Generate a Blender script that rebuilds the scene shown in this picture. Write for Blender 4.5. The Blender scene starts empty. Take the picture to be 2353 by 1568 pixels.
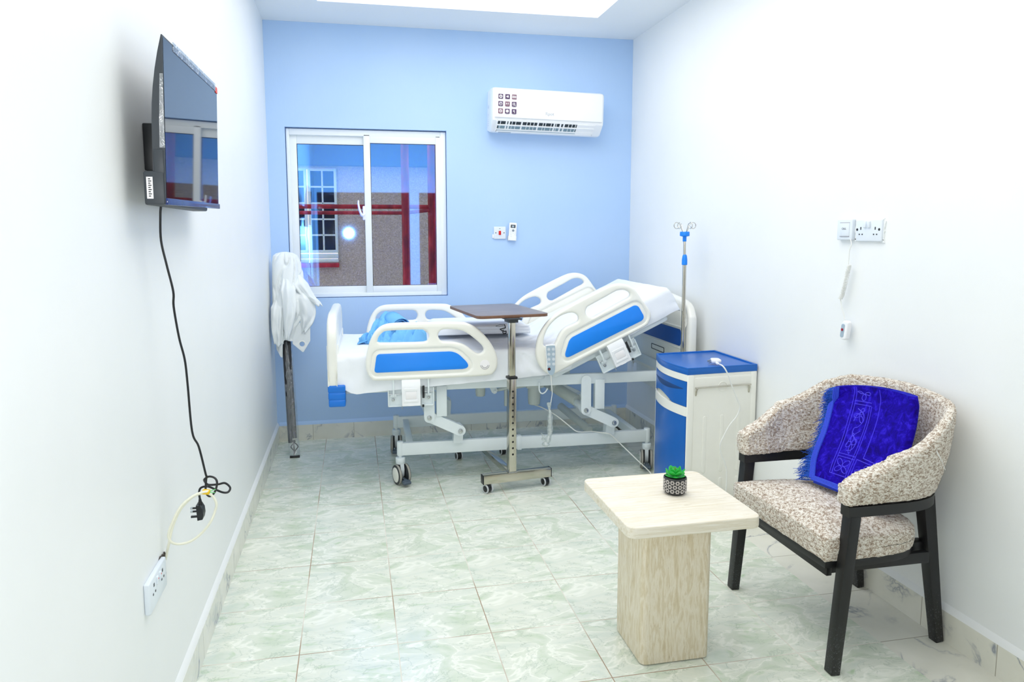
import bpy, bmesh, math, random
from mathutils import Vector, Matrix, noise
random.seed(7)
SC = bpy.context.scene
COL = SC.collection
pi = math.pi

# ------------------------------------------------------------------ materials
def lin(c):
    """#rrggbb or sRGB triple (0..1) to linear rgba"""
    if isinstance(c, str):
        c = c.lstrip('#'); c = [int(c[i:i+2], 16)/255 for i in (0, 2, 4)]
    return tuple((x/12.92 if x <= .04045 else ((x+.055)/1.055)**2.4) for x in c) + (1.0,)

class Mat:
    def __init__(s, name):
        s.m = bpy.data.materials.new(name); s.m.use_nodes = True
        s.nt = s.m.node_tree; s.N = s.nt.nodes; s.L = s.nt.links
        s.b = s.N['Principled BSDF']; s.out = s.N['Material Output']
    def node(s, t, **kw):
        n = s.N.new(t)
        for k, v in kw.items():
            if k in n.inputs: n.inputs[k].default_value = v
            else: setattr(n, k, v)
        return n
    def link(s, a, b): s.L.new(a, b)
    def coord(s, scale=(1, 1, 1), loc=(0, 0, 0), rot=(0, 0, 0), kind='Object'):
        t = s.node('ShaderNodeTexCoord'); mp = s.node('ShaderNodeMapping')
        mp.inputs['Scale'].default_value = scale; mp.inputs['Location'].default_value = loc
        mp.inputs['Rotation'].default_value = rot
        s.link(t.outputs[kind], mp.inputs['Vector']); return mp.outputs['Vector']
    def noise(s, vec, scale, detail=4, rough=.55, dist=0.0):
        n = s.node('ShaderNodeTexNoise'); n.inputs['Scale'].default_value = scale
        n.inputs['Detail'].default_value = detail; n.inputs['Roughness'].default_value = rough
        n.inputs['Distortion'].default_value = dist
        if vec is not None: s.link(vec, n.inputs['Vector'])
        return n.outputs['Fac']
    def ramp(s, fac, stops, interp='LINEAR'):
        r = s.node('ShaderNodeValToRGB'); cr = r.color_ramp; cr.interpolation = interp
        while len(cr.elements) < len(stops): cr.elements.new(.5)
        for e, (p, c) in zip(cr.elements, stops):
            e.position = p; e.color = lin(c) if isinstance(c, str) else (tuple(c)+(1,) if len(c) == 3 else c)
        s.link(fac, r.inputs['Fac']); return r.outputs['Color']
    def mix(s, fac, a, b, mode='MIX'):
        n = s.node('ShaderNodeMix', data_type='RGBA', blend_type=mode)
        for sock, v in ((n.inputs['Factor'], fac), (n.inputs['A'], a), (n.inputs['B'], b)):
            pass
        f, A, B = n.inputs[0], n.inputs[6], n.inputs[7]
        for sock, v in ((f, fac), (A, a), (B, b)):
            if hasattr(v, 'is_output'): s.link(v, sock)
            elif isinstance(v, str): sock.default_value = lin(v)
            else: sock.default_value = v
        return n.outputs[2]
    def math(s, op, a, b=None, c=None):
        n = s.node('ShaderNodeMath', operation=op)
        for i, v in enumerate((a, b, c)):
            if v is None: continue
            if hasattr(v, 'is_output'): s.link(v, n.inputs[i])
            else: n.inputs[i].default_value = v
        return n.outputs[0]
    def bump(s, h, strength=.2, dist=.01):
        n = s.node('ShaderNodeBump'); n.inputs['Strength'].default_value = strength
        n.inputs['Distance'].default_value = dist; s.link(h, n.inputs['Height'])
        s.link(n.outputs['Normal'], s.b.inputs['Normal'])
    def base(s, v):
        if hasattr(v, 'is_output'): s.link(v, s.b.inputs['Base Color'])
        else: s.b.inputs['Base Color'].default_value = lin(v)
    def set(s, **kw):
        for k, v in kw.items(): s.b.inputs[k.replace('_', ' ')].default_value = v
        return s

MATS = {}
def simple(name, col, rough=.5, metal=0.0, var=.05, vscale=12, bump=0.0, bscale=60, bdist=.002, spec=.5, **kw):
    """plain surface with a light procedural mottling and optional grain"""
    if name in MATS: return MATS[name]
    m = Mat(name); v = m.coord()
    f = m.noise(v, vscale, 3)
    c = lin(col); d = tuple(x*(1-var) for x in c[:3])+(1,)
    m.base(m.ramp(f, [(.3, d[:3]), (.7, c[:3])]))
    m.set(Roughness=rough, Metallic=metal); m.b.inputs['Specular IOR Level'].default_value = spec
    if bump: m.bump(m.noise(v, bscale, 3), bump, bdist)
    for k, x in kw.items():
        m.b.inputs[k.replace('_', ' ')].default_value = x
    MATS[name] = m.m
    return m.m

# ------------------------------------------------------------------ geometry
def catmull(P, n=6, closed=False):
    P = [Vector(p) for p in P]; out = []
    N = len(P); rng = range(N) if closed else range(N-1)
    for i in rng:
        p1, p2 = P[i], P[(i+1) % N]
        p0 = P[(i-1) % N] if closed or i > 0 else p1*2-p2
        p3 = P[(i+2) % N] if closed or i+2 < N else p2*2-p1
        for k in range(n):
            t = k/n
            out.append(.5*((2*p1)+(p2-p0)*t+(2*p0-5*p1+4*p2-p3)*t*t+(3*p1-p0-3*p2+p3)*t**3))
    if not closed: out.append(P[-1])
    return out

def rrect(w, h, r, n=6, cx=0, cy=0):
    pts = []
    for sx, sy, a0 in ((1, 1, 0), (-1, 1, 90), (-1, -1, 180), (1, -1, 270)):
        for k in range(n+1):
            a = math.radians(a0+90*k/n)
            pts.append((cx+sx*(w/2-r)+r*math.cos(a), cy+sy*(h/2-r)+r*math.sin(a)))
    return pts

def circ(r, n=24, cx=0, cy=0):
    return [(cx+r*math.cos(2*pi*k/n), cy+r*math.sin(2*pi*k/n)) for k in range(n)]

def inset(P, d):
    """miter inset of a counter-clockwise or clockwise polygon"""
    n = len(P); ar = sum(P[i][0]*P[(i+1) % n][1]-P[(i+1) % n][0]*P[i][1] for i in range(n)); s = 1 if ar > 0 else -1; out = []
    for i in range(n):
        a, b, c = Vector(P[i-1]), Vector(P[i]), Vector(P[(i+1) % n])
        e1 = (b-a).normalized(); e2 = (c-b).normalized()
        n1 = Vector((-e1.y, e1.x))*s; n2 = Vector((-e2.y, e2.x))*s
        k = 1+n1.dot(n2); m = (n1+n2)/max(k, .3); out.append(tuple(b+m*d))
    return out
def rounded(P, n=6):
    """polygon [(x, y, r)] with filleted corners"""
    out = []; N = len(P)
    for i in range(N):
        a, b, c = (Vector(P[k % N][:2]) for k in (i-1, i, i+1)); r = P[i][2]
        u, v = (a-b).normalized(), (c-b).normalized(); ang = u.angle(v); t = r/math.tan(ang/2)
        p0, p1 = b+u*t, b+v*t
        for k in range(n+1):
            q = k/n; out.append(tuple((1-q)**2*p0+2*q*(1-q)*(b*.86+(p0+p1)*.07)+q*q*p1))
    return out

class MB:
    """collects shapes into one bmesh and links them as ONE object"""
    def __init__(s): s.bm = bmesh.new()
    def _merge(s, t, M=None):
        if M is not None: bmesh.ops.transform(t, matrix=M, verts=t.verts)
        me = bpy.data.meshes.new('t'); t.to_mesh(me); t.free()
        s.bm.from_mesh(me); bpy.data.meshes.remove(me); return s
    def box(s, c, d, bev=0.0, seg=2, rot=None):
        t = bmesh.new(); bmesh.ops.create_cube(t, size=1)
        bmesh.ops.scale(t, vec=d, verts=t.verts)
        if bev: bmesh.ops.bevel(t, geom=list(t.edges), offset=min(bev, min(d)*.49), segments=seg, affect='EDGES', profile=.5)
        M = Matrix.Translation(c)
        if rot is not None: M = M @ (rot if isinstance(rot, Matrix) else Matrix.Rotation(rot, 4, 'Z'))
        return s._merge(t, M)
    def b2(s, a, b, bev=0.0, seg=2):
        a, b = Vector(a), Vector(b)
        return s.box((a+b)/2, [abs(x) for x in (b-a)], bev, seg)
    def bar(s, p0, p1, w, h, bev=0.0, up=(0, 0, 1), w1=None, h1=None):
        """box beam between two points, optional taper"""
        p0, p1 = Vector(p0), Vector(p1); d = (p1-p0); L = d.length; d.normalize()
        x = d.cross(Vector(up)); x.normalize(); y = x.cross(d)
        t = bmesh.new(); bmesh.ops.create_cube(t, size=1)
        for v in t.verts:
            k = v.co.z > 0
            ww = w1 if (k and w1) else w; hh = h1 if (k and h1) else h
            v.co = Vector((v.co.x*ww, v.co.y*hh, v.co.z*L))
        if bev: bmesh.ops.bevel(t, geom=list(t.edges), offset=bev, segments=2, affect='EDGES', profile=.5)
        M = Matrix((x, y, d)).transposed().to_4x4(); M.translation = (p0+p1)/2
        return s._merge(t, M)
    def cyl(s, p0, p1, r0, r1=None, seg=24, bev=0.0):
        p0, p1 = Vector(p0), Vector(p1); d = p1-p0
        t = bmesh.new()
        bmesh.ops.create_cone(t, cap_ends=True, segments=seg, radius1=r0, radius2=r0 if r1 is None else r1, depth=d.length)
        if bev:
            es = [e for e in t.edges if abs(e.verts[0].co.z-e.verts[1].co.z) < 1e-6]
            bmesh.ops.bevel(t, geom=es, offset=bev, segments=2, affect='EDGES', profile=.5)
        M = d.to_track_quat('Z', 'Y').to_matrix().to_4x4(); M.translation = (p0+p1)/2
        return s._merge(t, M)
    def ball(s, c, r, seg=20):
        t = bmesh.new(); bmesh.ops.create_uvsphere(t, u_segments=seg, v_segments=seg//2, radius=1)
        if not hasattr(r, '__len__'): r = (r, r, r)
        bmesh.ops.scale(t, vec=r, verts=t.verts)
        return s._merge(t, Matrix.Translation(c))
    def tube(s, pts, r, seg=10, n=6, closed=False, smooth=True):
        P = catmull(pts, n, closed) if smooth else [Vector(p) for p in pts]
        N = len(P); rings = []; prev = None
        for i, p in enumerate(P):
            a = P[(i-1) % N] if (closed or i > 0) else p
            b = P[(i+1) % N] if (closed or i < N-1) else p
            d = (b-a).normalized()
            if prev is None:
                x = d.orthogonal().normalized()
            else:
                x = (prev-d*prev.dot(d)).normalized()
            prev = x; y = d.cross(x)
            rr = r(i/(N-1)) if callable(r) else r
            rings.append([s.bm.verts.new(p+rr*(math.cos(2*pi*k/seg)*x+math.sin(2*pi*k/seg)*y)) for k in range(seg)])
        for i in range(N if closed else N-1):
            A, B = rings[i], rings[(i+1) % N]
            for k in range(seg):
                try: s.bm.faces.new((A[k], A[(k+1) % seg], B[(k+1) % seg], B[k]))
                except ValueError: pass
        if not closed:
            s.bm.faces.new(rings[0][::-1]); s.bm.faces.new(rings[-1])
        return s
    def lathe(s, prof, c=(0, 0, 0), seg=32, M=None):
        t = bmesh.new(); rings = []
        for r, z in prof:
            rings.append([t.verts.new((max(r, 1e-5)*math.cos(2*pi*k/seg), max(r, 1e-5)*math.sin(2*pi*k/seg), z)) for k in range(seg)])
        for A, B in zip(rings, rings[1:]):
            for k in range(seg): t.faces.new((A[k], A[(k+1) % seg], B[(k+1) % seg], B[k]))
        t.faces.new(rings[0][::-1]); t.faces.new(rings[-1])
        MM = Matrix.Translation(c)
        if M is not None: MM = MM @ M
        return s._merge(t, MM)
    def prism(s, outline, f, d0, d1):
        """extrude a 2D outline; f(a, b, d) -> xyz"""
        A = [s.bm.verts.new(f(a, b, d0)) for a, b in outline]; B = [s.bm.verts.new(f(a, b, d1)) for a, b in outline]
        n = len(A)
        s.bm.faces.new(A[::-1]); s.bm.faces.new(B)
        for k in range(n): s.bm.faces.new((A[k], A[(k+1) % n], B[(k+1) % n], B[k]))
        return s
    def grid(s, fn, nu, nv, cu=False, cv=False, capu=False):
        V = [[s.bm.verts.new(fn(i/(nu if cu else nu-1), j/(nv if cv else nv-1))) for j in range(nv)] for i in range(nu)]
        for i in range(nu if cu else nu-1):
            for j in range(nv if cv else nv-1):
                q = (V[i][j], V[(i+1) % nu][j], V[(i+1) % nu][(j+1) % nv], V[i][(j+1) % nv])
                try: s.bm.faces.new(q)
                except ValueError: pass
        if capu:
            s.bm.faces.new(V[0]); s.bm.faces.new(V[-1][::-1])
        return s
    def plate(s, outline, holes, thick, bev, f, smooth=4, res=3, hsmooth=None):
        """rounded-edge plate with holes; outline in (a, b), f(a, b, d) -> xyz with d across the thickness"""
        cu = bpy.data.curves.new('c', 'CURVE'); cu.dimensions = '2D'; cu.fill_mode = 'BOTH'
        cu.extrude = max(thick/2-bev, 1e-5); cu.bevel_depth = bev; cu.bevel_resolution = res; cu.offset = -bev
        for k, ring in enumerate([outline]+list(holes)):
            n = smooth if k == 0 or hsmooth is None else (hsmooth if len(ring) < 24 else 0)
            P = catmull([(a, b, 0) for a, b in ring], n, True) if n else [Vector((a, b, 0)) for a, b in ring]
            sp = cu.splines.new('POLY'); sp.points.add(len(P)-1)
            for q, p in zip(sp.points, P): q.co = (p.x, p.y, 0, 1)
            sp.use_cyclic_u = True
        ob = bpy.data.objects.new('c', cu); COL.objects.link(ob)
        dg = bpy.context.evaluated_depsgraph_get(); dg.update()
        me = bpy.data.meshes.new_from_object(ob.evaluated_get(dg))
        bpy.data.objects.remove(ob); bpy.data.curves.remove(cu)
        t = bmesh.new(); t.from_mesh(me); bpy.data.meshes.remove(me)
        bmesh.ops.remove_doubles(t, verts=t.verts, dist=1e-6)
        for v in t.verts: v.co = Vector(f(v.co.x, v.co.y, v.co.z))
        return s._merge(t)
    def text(s, body, size, f, depth=.0004, align='CENTER'):
        cu = bpy.data.curves.new('c', 'FONT'); cu.body = body; cu.size = size; cu.extrude = depth
        cu.align_x = align; cu.align_y = 'CENTER'
        ob = bpy.data.objects.new('c', cu); COL.objects.link(ob)
        dg = bpy.context.evaluated_depsgraph_get(); dg.update()
        me = bpy.data.meshes.new_from_object(ob.evaluated_get(dg))
        bpy.data.objects.remove(ob); bpy.data.curves.remove(cu)
        t = bmesh.new(); t.from_mesh(me); bpy.data.meshes.remove(me)
        for v in t.verts: v.co = Vector(f(v.co.x, v.co.y, v.co.z))
        return s._merge(t)
    def build(s, name, mat, parent=None, origin=(0, 0, 0), M=None, angle=40, subsurf=0, recalc=True, flat=False):
        if M is not None: bmesh.ops.transform(s.bm, matrix=M, verts=s.bm.verts)
        o = Vector(origin)
        if o.length: bmesh.ops.translate(s.bm, vec=-o, verts=s.bm.verts)
        if recalc: bmesh.ops.recalc_face_normals(s.bm, faces=s.bm.faces)
        me = bpy.data.meshes.new(name); s.bm.to_mesh(me); s.bm.free()
        me.shade_smooth()
        if angle: me.set_sharp_from_angle(angle=math.radians(angle))
        elif flat: me.shade_flat()
        ob = bpy.data.objects.new(name, me); COL.objects.link(ob)
        for x in (mat if isinstance(mat, (list, tuple)) else [mat]): me.materials.append(x)
        if parent is not None: ob.parent = parent
        elif o.length: ob.location = o
        if subsurf:
            md = ob.modifiers.new('s', 'SUBSURF'); md.levels = subsurf; md.render_levels = subsurf
        return ob

def tag(o, label=None, cat=None, group=None, kind=None):
    for k, v in (('label', label), ('category', cat), ('group', group), ('kind', kind)):
        if v: o[k] = v
    return o
def thing(name, label, cat, loc=(0, 0, 0), rz=0.0, group=None):
    o = bpy.data.objects.new(name, None); COL.objects.link(o); o.empty_display_size = .05
    o.location = loc; o.rotation_euler = (0, 0, rz)
    return tag(o, label, cat, group)
def structure(o): o['kind'] = 'structure'; return o
def fXZ(y0=0.0, s=1):  return lambda a, b, d: (a, y0+s*d, b)      # plate standing along x
def fYZ(x0=0.0, s=1):  return lambda a, b, d: (x0+s*d, a, b)      # plate standing along y
def fXY(z0=0.0):       return lambda a, b, d: (a, b, z0+d)
def copy_tree(o, parent=None):
    c = o.copy(); COL.objects.link(c)
    if parent is not None: c.parent = parent
    for ch in list(o.children): copy_tree(ch, c)
    return c
# ================================================================== materials
T = .3233                                     # floor tile size
def mat_floor():
    m = Mat('green_marble_tile')
    tc = m.node('ShaderNodeTexCoord'); sep = m.node('ShaderNodeSeparateXYZ'); m.link(tc.outputs['Object'], sep.inputs[0])
    u = m.math('DIVIDE', m.math('ADD', sep.outputs['X'], .0074), T); v = m.math('DIVIDE', m.math('ADD', sep.outputs['Y'], .6008), T)
    fu, fv = m.math('FRACT', u), m.math('FRACT', v); iu, iv = m.math('FLOOR', u), m.math('FLOOR', v)
    idv = m.node('ShaderNodeCombineXYZ'); m.link(iu, idv.inputs[0]); m.link(iv, idv.inputs[1])
    wn = m.node('ShaderNodeTexWhiteNoise', noise_dimensions='2D'); m.link(idv.outputs[0], wn.inputs['Vector'])
    # four printed tile faces, repeated
    k = m.math('MULTIPLY', m.math('FLOOR', m.math('MULTIPLY', wn.outputs['Value'], 4.0)), 3.7)
    P = m.node('ShaderNodeCombineXYZ'); m.link(fu, P.inputs[0]); m.link(fv, P.inputs[1]); m.link(k, P.inputs[2])
    vec = P.outputs[0]
    mp = m.node('ShaderNodeMapping'); mp.inputs['Rotation'].default_value = (0, 0, .5); mp.inputs['Scale'].default_value = (1.0, 1.9, 1)
    m.link(vec, mp.inputs['Vector']); w = mp.outputs['Vector']
    n1 = m.noise(w, 1.5, 4, .55, 1.0)
    col = m.ramp(n1, [(.28, '#bfd0b6'), (.42, '#d5ddcd'), (.55, '#e2e6da'), (.68, '#d2dbcf'), (.8, '#c2d1bd')])
    n2 = m.noise(w, 2.6, 5, .6, 1.0)
    col = m.mix(m.ramp(n2, [(.60, (0, 0, 0)), (.74, (.8, .8, .8))]), col, '#b2cba6')
    n4 = m.noise(w, 3.3, 5, .65, .8)
    col = m.mix(m.ramp(n4, [(.66, (0, 0, 0)), (.76, (.45, .45, .45))]), col, '#d2c8aa')
    # pale veins
    vn = m.math('ABSOLUTE', m.math('SUBTRACT', m.noise(w, 1.5, 4, .5, 1.1), .5))
    col = m.mix(m.ramp(vn, [(.0, (.85, .85, .85)), (.03, (0, 0, 0))]), col, '#f2f4ea')
    dn = m.math('ABSOLUTE', m.math('SUBTRACT', m.noise(w, 2.3, 5, .6, .9), .47))
    col = m.mix(m.ramp(dn, [(.0, (.4, .4, .4)), (.016, (0, 0, 0))]), col, '#93a897')
    # joints
    e = m.math('MINIMUM', m.math('MINIMUM', fu, m.math('SUBTRACT', 1.0, fu)), m.math('MINIMUM', fv, m.math('SUBTRACT', 1.0, fv)))
    j = m.math('LESS_THAN', e, .0052)
    dirt = m.noise(tc.outputs['Object'], 2.3, 3)
    jc = m.ramp(dirt, [(.42, '#dcd8cd'), (.58, '#a8917c')])
    m.base(m.mix(j, col, jc))
    m.set(Roughness=.22); m.link(m.math('ADD', m.math('MULTIPLY', j, .5), .2), m.b.inputs['Roughness'])
    m.b.inputs['Specular IOR Level'].default_value = .35
    m.bump(m.math('SUBTRACT', 1.0, j), .25, .001)
    return m.m
def mat_cream(name, step, axis, off=0.0):
    """cream porcelain with dark grey veins, joints every `step` along one axis"""
    m = Mat(name); tc = m.node('ShaderNodeTexCoord'); sep = m.node('ShaderNodeSeparateXYZ'); m.link(tc.outputs['Object'], sep.inputs[0])
    a = m.math('DIVIDE', m.math('ADD', sep.outputs[axis], off), step); fr = m.math('FRACT', a)
    ofs = m.math('MULTIPLY', m.math('FLOOR', a), 5.3)
    cb = m.node('ShaderNodeCombineXYZ'); m.link(ofs, cb.inputs[2])
    ad = m.node('ShaderNodeVectorMath', operation='ADD'); m.link(tc.outputs['Object'], ad.inputs[0]); m.link(cb.outputs[0], ad.inputs[1])
    v = ad.outputs[0]
    vn = m.math('ABSOLUTE', m.math('SUBTRACT', m.noise(v, 3.2, 5, .55, .9), .5))
    gate = m.ramp(m.noise(v, 4.1, 2), [(.45, (0, 0, 0)), (.6, (1, 1, 1))])
    vein = m.ramp(vn, [(.0, (.95, .95, .95)), (.013, (.25, .25, .25)), (.03, (0, 0, 0))])
    vein = m.mix(1.0, vein, gate, 'MULTIPLY')
    col = m.mix(vein, m.ramp(m.noise(v, 5, 4), [(.3, '#dcdcd0'), (.7, '#eae9df')]), '#8b929e')
    j = m.math('LESS_THAN', m.math('MINIMUM', fr, m.math('SUBTRACT', 1.0, fr)), .005)
    m.base(m.mix(j, col, '#a9a596')); m.set(Roughness=.2); m.b.inputs['Specular IOR Level'].default_value = .4
    return m.m
def mat_wall(name, col, col2, rough=.42):
    m = Mat(name); v = m.coord()
    m.base(m.ramp(m.noise(v, 1.4, 4), [(.3, col2), (.7, col)]))
    m.set(Roughness=rough); m.b.inputs['Specular IOR Level'].default_value = .3
    h = m.math('ADD', m.noise(m.coord((1, 1, .45)), 9, 5), m.math('MULTIPLY', m.noise(m.coord((1, 1, .25)), 70, 3), .10))
    m.bump(h, .30, .006)
    return m.m
def mat_travertine(name, stretch, stops=None):
    m = Mat(name); v = m.coord(stretch)
    a = m.noise(v, 1.0, 7, .62, .25)
    col = m.ramp(a, stops or [(.3, '#c9bb9c'), (.42, '#ddd3bb'), (.5, '#ebe4d3'), (.58, '#d8ccb2'), (.7, '#eee9db')])
    st2 = tuple(x*2.6 for x in stretch); b = m.noise(m.coord(st2), 1.0, 5, .7)
    col = m.mix(m.ramp(b, [(.64, (0, 0, 0)), (.72, (.38, .38, .38))]), col, '#a99873')
    pits = m.noise(m.coord(tuple(x*4 for x in stretch)), 1.2, 3, .6)
    p = m.ramp(pits, [(.68, (0, 0, 0)), (.73, (.7, .7, .7))])
    m.base(m.mix(p, col, '#8f7d5d')); m.set(Roughness=.5); m.b.inputs['Specular IOR Level'].default_value = .25
    m.bump(m.math('SUBTRACT', 1.0, p), .15, .001)
    return m.m
def mat_boucle():
    m = Mat('boucle'); v = m.coord((.8, .8, 1.25))
    a = m.noise(v, 125, 3, .75, .5); b = m.noise(v, 380, 2, .6)
    f = m.math('ADD', m.math('MULTIPLY', a, .7), m.math('MULTIPLY', b, .3))
    m.base(m.ramp(f, [(.36, '#84715f'), (.43, '#a8937f'), (.485, '#d0c2b2'), (.54, '#f0eae0'), (.64, '#f8f4ec')]))
    m.set(Roughness=.95); m.b.inputs['Specular IOR Level'].default_value = .1
    m.b.inputs['Sheen Weight'].default_value = .25
    m.bump(f, .9, .006)
    return m.m
def mat_velvet():
    m = Mat('blue_velvet'); v = m.coord()
    f = m.noise(v, 34, 6, .7, .6)
    m.base(m.ramp(f, [(.35, '#13006e'), (.52, '#1b03a0'), (.70, '#3826dc')]))
    m.set(Roughness=.8); m.b.inputs['Specular IOR Level'].default_value = .1
    m.b.inputs['Sheen Weight'].default_value = .6; m.b.inputs['Sheen Roughness'].default_value = .35
    m.b.inputs['Sheen Tint'].default_value = lin('#3050ff')
    m.bump(m.noise(v, 420, 2), .5, .002)
    return m.m
def mat_glass(name, t, r, rough=0.02):
    m = Mat(name); m.N.remove(m.b)
    a = m.node('ShaderNodeBsdfTransparent'); a.inputs[0].default_value = t+(1,)
    g = m.node('ShaderNodeBsdfGlossy'); g.inputs['Color'].default_value = r+(1,); g.inputs['Roughness'].default_value = rough
    # a faint haze of smears on the pane
    v = m.coord(); sm = m.ramp(m.noise(v, 14, 6, .7, 1.5), [(.62, (0, 0, 0)), (.78, (.22, .22, .22))])
    d = m.node('ShaderNodeBsdfTransparent'); d.inputs[0].default_value = (.9, .9, .95, 1)
    s = m.node('ShaderNodeAddShader'); m.link(a.outputs[0], s.inputs[0]); m.link(g.outputs[0], s.inputs[1])
    df = m.node('ShaderNodeBsdfDiffuse'); df.inputs['Color'].default_value = (.6, .68, .85, 1)
    mx = m.node('ShaderNodeMixShader'); m.link(sm, mx.inputs[0]); m.link(s.outputs[0], mx.inputs[1]); m.link(df.outputs[0], mx.inputs[2])
    m.link(mx.outputs[0], m.out.inputs['Surface']); return m.m
def mat_clearwrap(name, tint=(.86, .9, .92), amount=.35):
    """crinkled clear film"""
    m = Mat(name); m.N.remove(m.b)
    a = m.node('ShaderNodeBsdfTransparent'); a.inputs[0].default_value = tint+(1,)
    g = m.node('ShaderNodeBsdfGlossy'); g.inputs['Roughness'].default_value = .12
    g.inputs['Color'].default_value = (.9, .92, .95, 1)
    b = m.node('ShaderNodeBump'); b.inputs['Strength'].default_value = .9; b.inputs['Distance'].default_value = .01
    m.link(m.noise(m.coord((1, 1, .5)), 55, 4, .6, 1.5), b.inputs['Height']); m.link(b.outputs[0], g.inputs['Normal'])
    mx = m.node('ShaderNodeMixShader'); mx.inputs[0].default_value = amount
    m.link(a.outputs[0], mx.inputs[1]); m.link(g.outputs[0], mx.inputs[2]); m.link(mx.outputs[0], m.out.inputs['Surface'])
    return m.m
def mat_wood():
    m = Mat('walnut_laminate'); v = m.coord((3, 26, 26))
    f = m.noise(v, 1.0, 5, .6, 1.2)
    m.base(m.ramp(f, [(.3, '#67574f'), (.5, '#82746e'), (.7, '#968a84')])); m.set(Roughness=.3); return m.m
def mat_roughcast():
    m = Mat('roughcast_wall'); v = m.coord()
    m.base(m.ramp(m.noise(v, 150, 3, .7), [(.35, '#a09a90'), (.5, '#c4beb2'), (.65, '#e0dacd')])); m.set(Roughness=.95)
    m.bump(m.noise(v, 70, 4), .8, .02); return m.m
def mat_red():
    m = Mat('red_paint'); v = m.coord((1, 1, .4))
    m.base(m.ramp(m.noise(v, 16, 4), [(.35, '#85181c'), (.6, '#c02c30'), (.78, '#e0605a')])); m.set(Roughness=.4); return m.m

M_floor = mat_floor()
M_strip = mat_cream('cream_marble_border', .3233, 'Y', .6008)
M_skirtL = mat_cream('cream_marble_skirting', .30, 'Y', .1)
M_skirtB = mat_cream('cream_marble_skirting_back', .27, 'X', .04)
M_wall = mat_wall('white_wall_paint', '#f2f4f5', '#edf0f1')
M_blue = mat_wall('light_blue_wall_paint', '#bad6fa', '#b3d2f8', .5)
M_ceil = mat_wall('ceiling_paint', '#f1f4f6', '#edf1f4', .6)
M_dark = simple('hall_dimness_paint', '#33302c', .8)
M_alum = simple('white_aluminium', '#eef4f8', .3, var=.02)
M_gasket = simple('window_gasket', '#2a3038', .6)
M_pane = mat_glass('tinted_reflective_glass', (.80, .77, .63), (.085, .28, .74))
M_plast = simple('cream_plastic', '#f3f3ec', .32, var=.02)
M_white = simple('white_powder_coat', '#e4edf1', .35, var=.03)
M_white2 = simple('white_gloss_plastic', '#f6f8fb', .28, var=.01)
M_plate = simple('socket_plastic', '#e3ebf4', .3, var=.01)
M_bluep = simple('bright_blue_plastic', '#1089f6', .42, var=.04, bump=.2, bscale=500, bdist=.0006)
M_blueb = simple('bumper_blue_plastic', '#0a74d8', .35, var=.03)
M_bluec = simple('cabinet_blue_plastic', '#0a63bd', .28, var=.05)
M_blued = simple('headboard_blue_panel', '#0b4fa6', .35, var=.04)
M_black = simple('black_plastic', '#1b1e22', .38, var=.1)
M_blackw = simple('black_lacquered_wood', '#17181a', .42, var=.1, vscale=30)
M_dgrey = simple('dark_grey_plastic', '#34383c', .45)
M_grey = simple('grey_rubber', '#6f767c', .6)
M_tyre = simple('caster_tyre_grey', '#a8a69e', .6, var=.1, vscale=60)
M_slate = simple('slate_blue_plastic', '#4c5a68', .4)
M_chrome = simple('polished_steel', '#cfcabd', .16, metal=1.0, var=.12, vscale=6)
M_steel = simple('zinc_bolt', '#c4c9cc', .3, metal=1.0)
M_sheet = simple('white_sheet', '#f0f4fa', .85, var=.02, bump=.25, bscale=240, bdist=.001, spec=.15)
M_cloth = simple('white_curtain_cloth', '#eef3f5', .85, var=.02, bump=.2, bscale=300, bdist=.001, spec=.15)
M_bcloth = simple('light_blue_cotton', '#7cc0f2', .8, var=.08, bump=.25, bscale=260, bdist=.001, spec=.15)
M_cable = simple('white_cable', '#eef0ee', .4)
M_cablec = simple('cream_cable', '#f0efdd', .45)
M_yellow = simple('yellow_tape', '#f2c416', .5)
M_red = simple('red_plastic', '#d8141c', .35)
M_dred = simple('dark_red_plastic', '#a3102c', .4)
M_purple = simple('purple_sticker', '#5b4468', .5, var=.25, vscale=30)
M_mauve = simple('mauve_sticker', '#8a6478', .5, var=.3, vscale=30)
M_paper = simple('white_print', '#f8f6f8', .5)
M_greyprint = simple('grey_print', '#9a9aa6', .6)
M_faint = simple('faint_print', '#dfe2e6', .5)
M_ink = simple('black_ink', '#15171c', .6)
M_greenp = simple('green_print', '#1d8f86', .5)
M_lightgrey = simple('grey_plastic', '#a9bccb', .4, var=.03)
M_motor = simple('actuator_plastic', '#c6cfcc', .4)
M_screen = Mat('tv_screen'); M_screen.base(M_screen.ramp(M_screen.noise(M_screen.coord(), 3, 2), [(.3, '#12161c'), (.7, '#161b22')]))
M_screen.set(Roughness=.03); M_screen.b.inputs['Specular IOR Level'].default_value = .9; M_screen = M_screen.m
M_tv = simple('dark_grey_housing', '#3b4148', .5)
M_film = mat_clearwrap('clear_film', (.8, .85, .9), .45)
M_wrap = mat_clearwrap('crinkled_plastic_wrap', (.97, .98, .98), .22)
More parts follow.
